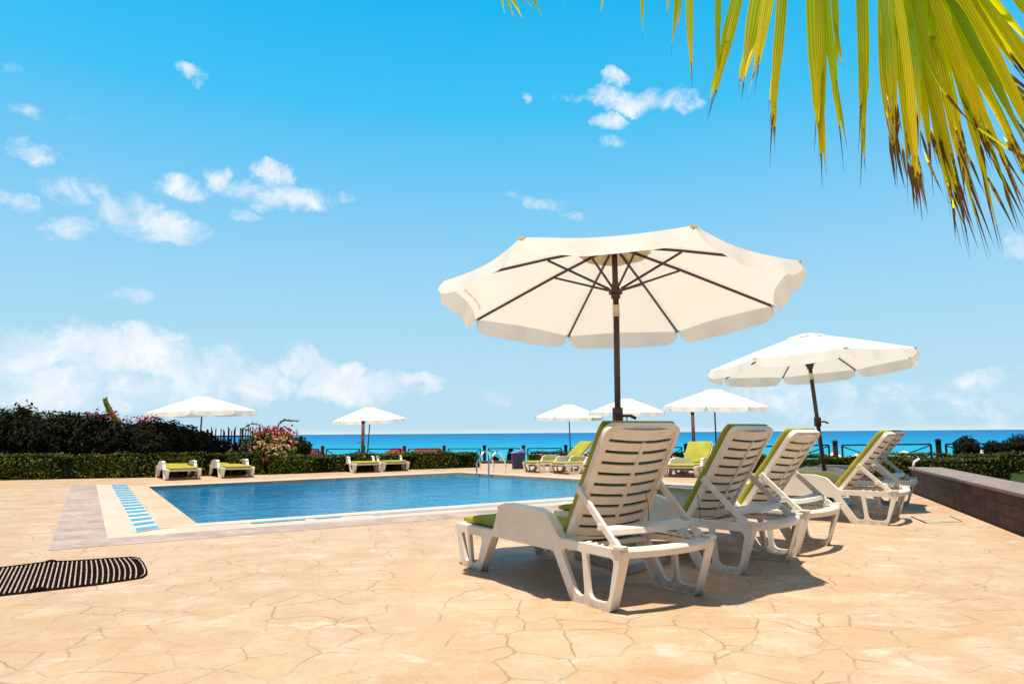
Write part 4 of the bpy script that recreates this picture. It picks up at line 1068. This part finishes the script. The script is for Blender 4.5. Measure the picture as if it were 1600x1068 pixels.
bush('flowering_bush', 'bright yellow and pink flowering bush at the right end of the tall bushes', [lobe(412, 672, YB, 24), lobe(438, 672, YB + .2, 24), lobe(430, 690, YB - .2, 32)], 3800, .07, M['boug2'], None,
     [(at_depth(408, 672, YB - .6), (.45, .3, .10), 40, M['red']), (at_depth(425, 671, YB - .6), (.35, .3, .10), 55, M['red']), (at_depth(445, 678, YB - .6), (.3, .3, .2), 40, M['red']),
      (at_depth(405, 698, YB - .8), (.7, .3, .35), 150, M['peach']), (at_depth(436, 702, YB - .8), (.35, .3, .4), 90, M['peach']), (at_depth(417, 722, 17.4), (.15, .1, .12), 40, M['red'])], core=True)
bush('dark_shrub', 'rounded dark green shrub sloping down beside the yellow flowering bush', [lobe(462, 682, YB + 1, 24), lobe(448, 690, YB + .8, 26)], 5000, .05, M['boug'])
bush('dark_shrub', 'round dark shrub on its own behind the hedges, left of the other right-hand shrubs', [lobe(1509, 681, 16.8, 17, .35, .28), lobe(1505, 692, 16.8, 12, .3, .2)], 3500, .035, M['boug'], 'dark shrubs at the right')
bush('dark_shrub', 'smaller low dark shrub between two larger round ones at the right', [lobe(1553, 688, 16.6, 13, .35, .25), lobe(1566, 692, 16.6, 14, .35, .2)], 3000, .035, M['boug'], 'dark shrubs at the right')
bush('dark_shrub', 'largest dark shrub at the far right border behind the hedges', [lobe(1592, 679.5, 16.4, 24, .4, .2), lobe(1625, 684, 16.4, 26, .4, .2)], 5000, .035, M['boug'], 'dark shrubs at the right')
def palmlet(px, topy, Y, hp, lab):
    bush('dark_shrub', lab, [lobe(px, topy, Y, hp, .3, -.35)], 1100, .05, M['boug'], 'small bushes by the fence behind the pool')
palmlet(798, 700, 24.5, 6, 'small bush beyond the fence just left of the blue bin')
palmlet(773, 712, 24.0, 7, 'small bush beyond the fence right behind the pool ladder')
palmlet(1275 - 640, 712, 25.5, 12, 'low bush beyond the fence behind the flat loungers')

# cactus-like stalk and arching shoots
def shoot(kind, label, pts, r, leafn, cat):
    P_ = [at_depth(*p_) for p_ in pts]; b = P_[0]
    mb = MB(off=b); mb.tube(P_, r, 7)
    k = leafn; ps = []; ns = []
    for i in range(k):
        u = i / k * (len(P_) - 1); j = int(u); q = P_[j].lerp(P_[min(j + 1, len(P_) - 1)], u - j) - b
        ps.append((q.x + rng.uniform(-.05, .05), q.y + rng.uniform(-.05, .05), q.z + rng.uniform(-.04, .05))); ns.append((rng.uniform(-1, 1), -.5, .5))
    g = empty(kind, tuple(b), 0, label, cat)
    mb.build('stem', M['boug2'], g, smooth=True); link('leaves', leaf_mesh('leaves', ps, ns, .045, M['boug2']), g)
shoot('stalk', 'upright leafy green stalk sticking out above the red flowers of the tall bushes', [(184, 662, 17), (176, 648, 17), (170, 638, 17), (166, 630, 17), (163, 622, 17)], [.05, .06, .06, .06, .04], 70, 'plant')
shoot('arching_shoot', 'thin shoot bending over to the right above the yellow flowering bush', [(433, 672, 19), (435, 663, 19), (439, 658, 19), (447, 656, 19), (455, 657, 19), (468, 657, 19)], [.02, .02, .02, .025, .025, .008], 18, 'shoot')
shoot('arching_shoot', 'thin shoot arching between the stick fence and the yellow flowering bush', [(377, 676, 19), (383, 667, 19), (392, 662, 19), (402, 662, 19), (415, 668, 19)], [.012, .012, .012, .012, .008], 26, 'shoot')
shoot('arching_shoot', 'thin shoot arching out right of the yellow bush toward the horizon', [(436, 672, 19), (443, 666, 19), (452, 670, 19), (462, 676, 19), (469, 677, 19)], [.012, .012, .012, .01, .006], 16, 'shoot')

# stick fence
b = at_depth(325, 700, 19.2); g = empty('stick_fence', (b.x, b.y, 0), 0, 'open fence of thin dark upright sticks between the tall bushes and the yellow bush', 'fence')
mb = MB(off=(b.x, b.y, 0))
for i in range(34):
    px = 322 + i * 3.7 + rng.uniform(-1, 1); t = at_depth(px, 668 + rng.uniform(-2, 6), 19.2 + rng.uniform(-.1, .1)); mb.tube([(t.x, t.y, -.3), (t.x + rng.uniform(-.04, .04), t.y, t.z)], .016, 6)
mb.build('sticks', M['darkwood'], g)
mb = MB(off=(b.x, b.y, 0))
for z in (.35, .95):
    a_ = at_depth(322, 700, 19.2); c_ = at_depth(448, 700, 19.2); mb.bar((a_.x, 19.23, z), (c_.x, 19.23, z), .03, .03)
mb.build('rail', M['darkwood'], g)

# ------------------------------------------------------------------ WOODEN FENCE with crossed braces
posts_px = [(443, 25.8), (504, 25.5), (568, 25.3), (632, 25.1), (694, 24.9), (757, 24.6), (818, 24.3), (884, 23.9), (950, 23.4), (1014, 22.8), (1072, 22.0), (1147, 18.6), (1305, 16.9), (1466, 16.0), (1640, 15.2), (1820, 14.6)]
def rail_y(px): return np.interp(px, [443, 884, 1060, 1190, 1305, 1466, 1600], [701.5, 700, 698.5, 697.5, 695, 693.5, 692])
FP = []
for (px, Yi) in posts_px:
    q = at_depth(px, float(rail_y(px)), Yi); FP.append(q)
g = empty('garden_fence', (FP[1].x, FP[1].y, FP[1].z - .95), 0, 'brown wooden railing with crossed braces running between the terrace and the sea', 'fence')
offv = Vector(g.location); up = Vector((0, 0, 1))
for i, q in enumerate(FP):
    a_ = FP[max(i - 1, 0)]; b_ = FP[min(i + 1, len(FP) - 1)]; ang = math.atan2((b_ - a_).y, (b_ - a_).x); w = .105 if i > 10 else .10; mb = MB(off=offv)
    mb.box((q.x, q.y, q.z - .42), (w, w, .98), ang); mb.box((q.x, q.y, q.z + .085), (w + .03, w + .03, .03), ang); mb.box((q.x, q.y, q.z + .11), (w - .02, w - .02, .03), ang)
    mb.build('post', M['wood'] if i in (1, 3, 4, 6, 12) else M['darkwood'], g, bevel=.006)
for i in range(len(FP) - 1):
    a, b = FP[i], FP[i + 1]; d = (b - a); d.z = 0; d.normalize(); A1 = a + d * .15; B1 = b - d * .15; A0 = A1 - up * .78; B0 = B1 - up * .78; mb = MB(off=offv)
    mb.bar(A1, B1, .045, .035); mb.bar(A0, B0, .045, .035); mb.bar(A1 - up * .03, B0, .022, .024); mb.bar(A0 + Vector((0, .04, 0)), B1 + Vector((0, .04, -.03)), .022, .024)
    mb.bar(A1, A0, .035, .035); mb.bar(B1, B0, .035, .035)
    mb.build('railing', M['wood'] if 2 < i < 5 else M['darkwood'], g)

# kerb at the gap
ka = gnd(752, 723.5); kb = gnd(822, 723.0); mb = MB(off=ka); mb.bar(ka + Vector((0, 0, .03)), kb + Vector((0, 0, .03)), .3, .10)
tag(mb.build('kerb', M['wood'], loc=ka, bevel=.01), kind='structure')

# wooden posts
def post(px, topy, Y, r, zb_, lab):
    t = at_depth(px, topy, Y); b = Vector((t.x, Y, zb_)); mb = MB(off=b); mb.tube([b, (t.x, Y, t.z)], [r, r * .92], 12); mb.lathe([(r * 1.1, 0), (r * 1.1, .04), (.001, .05)], (t.x, Y, t.z), 12)
    tag(mb.build('wooden_post', M['wood'], loc=b, smooth=True), lab, 'post', 'tall brown posts among the umbrellas')
post(567.5, 659, 22.6, .058, -.35, 'thick brown wooden post rising under the far umbrella behind the flat loungers')
post(1082, 645, 21.0, .055, -.35, 'thick dark brown post standing between two far umbrellas, right of the nearest lounger back')

# low dark red huts below the terrace, seen through the railing
def hut(px0, px1, topy, Y, lab):
    a = at_depth(px0, topy, Y); b = at_depth(px1, topy, Y); zb_ = terr_z((a.x + b.x) / 2, Y); g = empty('beach_hut', ((a.x + b.x) / 2, Y, zb_), 0, lab, 'hut', 'low red huts below the terrace')
    w = b.x - a.x; H = a.z - zb_
    mb = MB(); mb.box((0, 1.2, (H - .25) / 2), (w * .92, 2.0, H - .25)); mb.build('walls', M['darkwood'], g)
    mb = MB(); mb.add([(-w / 2, 0, H - .28), (w / 2, 0, H - .28), (w / 2, 2.4, H - .28), (-w / 2, 2.4, H - .28), (-w / 2 + .3, 1.2, H), (w / 2 - .3, 1.2, H)], [(0, 1, 5, 4), (2, 3, 4, 5), (1, 2, 5), (3, 0, 4), (0, 3, 2, 1)]); mb.build('roof', M['roof'], g)
hut(596, 630, 700.5, 32, 'low red-roofed hut seen through the railing just right of the thick wooden post')
hut(636, 692, 700.5, 33, 'wider low red-roofed hut seen through the railing, second from the wooden post')
hut(455, 490, 702, 33, 'low red-roofed hut seen through the railing beside the dark sloping shrub')

# beach umbrellas far below
def beach_umb(px, topy, halfpx, Y, lab):
    t = at_depth(px, topy, Y); r = halfpx / FPX * Y; zb_ = terr_z(t.x, Y); g = empty('beach_parasol', (t.x, Y, zb_), 0, lab, 'parasol', 'pale parasols down on the beach')
    H = t.z - zb_; mb = MB(); K = 8; vs = [(0, 0, H)]
    for (rr, hh) in ((.5, .30), (1, .55), (1, .68)):
        for k in range(K): vs.append((r * rr * math.cos(k * math.pi / 4), r * rr * math.sin(k * math.pi / 4), H - hh * r * .75))
    mb.add(vs, [(0, 1 + k, 1 + (k + 1) % K) for k in range(K)] + [(1 + i * K + k, 1 + i * K + (k + 1) % K, 1 + (i + 1) * K + (k + 1) % K, 1 + (i + 1) * K + k) for i in range(2) for k in range(K)])
    mb.build('canopy', M['beach'], g); mb = MB(); mb.tube([(0, 0, 0), (0, 0, H - .05)], .03, 8); mb.build('pole', M['wood'], g)
beach_umb(1302, 706, 24, 42, 'pale beach parasol showing behind the fence post right of the leaning pole')
beach_umb(1339, 708, 20, 46, 'pale beach parasol half behind the lime back of the side-on lounger')
beach_umb(1413, 703.5, 21, 44, 'pale beach parasol seen through the railing just right of the shaded lounger')
beach_umb(1537, 701, 14, 44, 'pale beach parasol peeking out between two dark shrubs at the right')
beach_umb(1050, 707, 14, 46, 'pale beach parasol between the nearest lounger back and the thick dark post')
beach_umb(1068, 708, 12, 50, 'small pale beach parasol just left of the thick dark post')
beach_umb(848, 707, 10, 52, 'tiny pale beach parasol seen just above the blue bin')

# buoy on the sea
b = gnd(561, 691.5, -3.5); mb = MB(off=b); mb.lathe([(.001, -.3), (.9, -.1), (1.0, .3), (.5, .7), (.15, .9), (.15, 1.5), (.001, 1.6)], tuple(b), 12)
tag(mb.build('buoy', M['binlid'], loc=b, smooth=True), 'tiny blue buoy floating on the sea left of the wooden post', 'buoy')

# ------------------------------------------------------------------ PALM
def build_palm():
    root = Vector((4.0, .2, 0)); crown = Vector((3.15, 1.15, 2.95))
    g = empty('palm_tree', tuple(root), 0, 'coconut palm whose yellow-green fronds with brown tips hang in from the top right', 'palm tree')
    mb = MB(off=root); pts = []; rs = []
    for i in range(14):
        u = i / 13; p_ = root.lerp(crown, u) + Vector((-.25 * math.sin(u * math.pi), 0, 0)); pts.append(p_); rs.append(.15 - .05 * u + (.008 if i % 2 else 0))
    mb.tube(pts, rs, 14); mb.build('trunk', M['bark'], g, smooth=True)
    class Fr:
        def __init__(s): s.v = []; s.f = []; s.u = []; s.t = []; s.x = []; s.mi = []
        def rib(s, pts, r0, r1):
            mb_ = MB(off=root); n_ = len(pts); mb_.tube(pts, [r0 + (r1 - r0) * i / (n_ - 1) for i in range(n_)], 8); b_ = len(s.v)
            s.v += mb_.v; s.f += [tuple(i + b_ for i in f) for f in mb_.f]; s.mi += [1] * len(mb_.f); s.u += [0] * len(mb_.v); s.t += [0] * len(mb_.v); s.x += [0] * len(mb_.v)
        def leaflet(s, a, b, w, tone=.5, curl=0., face=None, n_=14, fray=.0, sway=None, uend=1.0, u0=0.0):
            a = Vector(a); b = Vector(b); d = (b - a); L = d.length
            view = (EYE - (a + b) / 2).normalized() if face is None else face
            side = d.normalized().cross(view).normalized(); nrm = side.cross(d.normalized())
            b_ = len(s.v); ph = rng.uniform(0, 6)
            for i in range(n_ + 1):
                u = i / n_; c = a + d * u + (sway or Vector()) * math.sin(u * math.pi) + side * (L * .006 * math.sin(u * 5 + ph) * min(1, w * 60)) 
                tw = curl * (u - .3); sd = side * math.cos(tw) + nrm * math.sin(tw); nr_ = nrm * math.cos(tw) - side * math.sin(tw)
                ww = w * .5 * float(np.interp(u, [0, .15, .6, .74, .82, .9, 1], [.7, 1, .88, .50, .20, .09, .02])) if u0 == 0 else w * .5 * float(np.interp(u, [0, .3, 1], [.02, 1, .02]))
                if fray and u > .5: ww *= 1 - fray * abs(math.sin(i * 2.1 + ph)) * .6
                for (k, sx) in ((0, -1), (1, 0), (2, 1)):
                    s.v.append(tuple(c + sd * ww * sx + nr_ * (-ww * .45 * (abs(sx))) - root)); s.u.append(u0 + u * (uend - u0)); s.t.append(tone); s.x.append(sx * .5 + .5)
            for i in range(n_):
                for k in range(2): s.f.append((b_ + i * 3 + k, b_ + i * 3 + k + 1, b_ + (i + 1) * 3 + k + 1, b_ + (i + 1) * 3 + k)); s.mi.append(0)
        def done(s, name):
            me = bpy.data.meshes.new(name); me.from_pydata(s.v, [], s.f); me.materials.append(M['palm']); me.materials.append(M['palmrib']); me.polygons.foreach_set('material_index', s.mi)
            for nm, arr in (('along', s.u), ('tone', s.t), ('across', s.x)):
                at = me.attributes.new(nm, 'FLOAT', 'POINT'); at.data.foreach_set('value', arr)
            me.polygons.foreach_set('use_smooth', [True] * len(s.f)); me.update(); return link(name, me, g)
    P = lambda x, y, Y: at_depth(x, y, Y)
    # frond reaching far left, rachis just above the picture
    F = Fr(); ribp = [crown, P(1750, -190, 1.55), P(1560, -150, 1.75), P(1350, -110, 1.95), P(1150, -85, 2.05), P(950, -62, 2.1), P(760, -40, 2.1)]
    sm = []
    for i in range(len(ribp) - 1):
        for k in range(4): sm.append(ribp[i].lerp(ribp[i + 1], k / 4))
    sm.append(ribp[-1]); F.rib(sm, .022, .005)
    # (base x, tip x, tip y, width px, x where it crosses the top of the picture)
    LL = [(790, 820, 38, 7, 797), (782, 807, 41, 5, 790), (800, 849, 31, 7, 830), (775, 790, 30, 5, 783), (860, 884, 8, 8, 868), (815, 843, 22, 5, 812), (950, 936, 31, 6, 944),
          (1005, 1003, 65, 7, 1004), (1045, 1040, 34, 8, 1048), (1056, 1049, 92, 9, 1058), (1066, 1059, 60, 8, 1062), (1082, 1080, 140, 13, 1079), (1072, 1085, 55, 6, 1078), (1122, 1119, 150, 11, 1125), (1128, 1108, 184, 14, 1160), (1170, 1104, 187, 18, 1158),
          (1200, 1160, 158, 26, 1185), (1208, 1167, 158, 14, 1202), (1222, 1180, 148, 14, 1206), (1236, 1205, 262, 18, 1221), (1240, 1200, 200, 14, 1228),
          (1276, 1282, 293, 24, 1272), (1284, 1274, 240, 16, 1280), (1290, 1316, 270, 14, 1290), (1304, 1307, 148, 12, 1303), (1286, 1284, 262, 14, 1284),
          (1352, 1346, 293, 20, 1347), (1344, 1342, 240, 14, 1345)]
    for (bx, tx, ty, w, cx_) in LL:
        u_ = (bx - 760) / (1350 - 760); by = -40 - 70 * max(0, min(1, u_)); Yb = 2.1 - .15 * max(0, u_); Yt = Yb + rng.uniform(-.08, .08)
        kx = bx + (cx_ - bx) * 1.0
        bx2 = cx_ + (cx_ - tx) * (-by) / max(ty, 20) * .6
        a = P(bx2, by, Yb); b = P(tx, ty, Yt); F.leaflet(a, b, w * 1.0 / FPX * Yb, rng.uniform(.25, .9), rng.uniform(-.5, .5), fray=.3, n_=18)
        if ty > 120:
            for _ in range(1): F.leaflet(P(lerp_(bx2, tx, .55), by + (ty - by) * .55, Yb), P(tx + rng.uniform(-10, 12), ty - rng.uniform(5, 45), Yt), w * .45 / FPX * Yb, rng.uniform(.3, .9), .3, uend=1.0)
    F.done('frond')
    # drooping frond seen end-on: dense fan down to the right
    F = Fr(); ribp = [crown, P(1800, -260, 1.6), P(1620, -220, 1.75), P(1490, -170, 1.85), P(1425, -110, 1.9)]
    sm = []
    for i in range(4):
        for k in range(4): sm.append(ribp[i].lerp(ribp[i + 1], k / 4))
    sm.append(ribp[-1]); F.rib(sm, .024, .012)
    tips = [(1396, 301), (1407, 294), (1434, 350), (1441, 345), (1482, 345), (1512, 403), (1534, 408), (1562, 402), (1590, 372), (1625, 362), (1650, 330), (1668, 300), (1690, 262), (1700, 215), (1700, 165), (1690, 120), (1690, 70), (1690, 20)]
    tops = [(1372, -60), (1380, -60), (1390, -60), (1398, -62), (1405, -65), (1412, -70), (1418, -75), (1424, -80), (1430, -85), (1436, -88), (1440, -90), (1446, -92), (1452, -95), (1462, -98), (1480, -100), (1510, -105), (1545, -110), (1590, -120)]
    nt = len(tips)
    for rep in range(4):
        for i in range(nt - 1):
            if rep > 2 and i > 10: continue
            if rep > 0 and i > 12 and (i + rep) % 2: continue
            w_ = rng.uniform(0, 1); tx = tips[i][0] + (tips[i + 1][0] - tips[i][0]) * w_; ty = tips[i][1] + (tips[i + 1][1] - tips[i][1]) * w_
            bx = tops[i][0] + (tops[i + 1][0] - tops[i][0]) * w_ + rng.uniform(-8, 8); by = tops[i][1]
            sc = 1.0 if rep == 0 else rng.uniform(.70, .99)
            tx2 = bx + (tx - bx) * sc; ty2 = by + (ty - by) * sc
            Yb = 1.9 + rng.uniform(-.10, .10); Yt = Yb + rng.uniform(-.12, .12)
            F.leaflet(P(bx, by, Yb), P(tx2, ty2, Yt), rng.uniform(10, 17) / FPX * Yb, min(1, max(0, rng.gauss(.62 + .2 * (i > 11), .28))), rng.uniform(-.35, .35), fray=.15, n_=20, sway=Vector((rng.uniform(-.01, .015), 0, rng.uniform(0, .01))))
            # split dead tips
            for _ in range(2):
                u_ = rng.uniform(.66, .84); F.leaflet(P(lerp_(bx, tx2, u_) + rng.uniform(-6, 6), lerp_(by, ty2, u_), Yb), P(tx2 + rng.uniform(-12, 18), ty2 + rng.uniform(-30, 6), Yt), rng.uniform(3, 6) / FPX * Yb, rng.uniform(.2, .9), .1, uend=1.6, u0=rng.uniform(.6, .9), n_=6)
    # a dead dark strand crossing the fan
    F.leaflet(P(1448, 92, 1.7), P(1530, 205, 1.7), .008, .5, 0, uend=2.0, sway=Vector((-.01, 0, -.01))); F.leaflet(P(1528, 200, 1.7), P(1640, 275, 1.7), .007, .5, 0, uend=2.0)
    F.done('frond')
    # other fronds of the crown, outside the picture
    for (dx, dy, dz) in ((1.6, .6, .1), (.9, -1.5, .2), (-.6, -1.7, .3), (1.8, -.6, -.2)):
        F = Fr(); pts = []
        for i in range(12):
            u = i / 11; pts.append(crown + Vector((dx * u, dy * u, dz * u + .6 * math.sin(u * 2.2) - .5 * u * u)))
        F.rib(pts, .024, .005)
        for i in range(1, 12):
            for sg in (-1, 1):
                for k in (0, .5):
                    if i + k > 11: continue
                    p_ = pts[i] if k == 0 else pts[i].lerp(pts[min(i + 1, 11)], .5); dd = Vector((dx, dy, 0)).normalized(); sd = Vector((-dd.y, dd.x, 0)) * sg
                    F.leaflet(p_, p_ + sd * .28 + dd * .2 + Vector((0, 0, -.55)), .035, rng.uniform(.2, .8), .2, face=Vector((0, 0, 1)), n_=8)
        F.done('frond')
def lerp_(a, b, u): return a + (b - a) * u
build_palm()
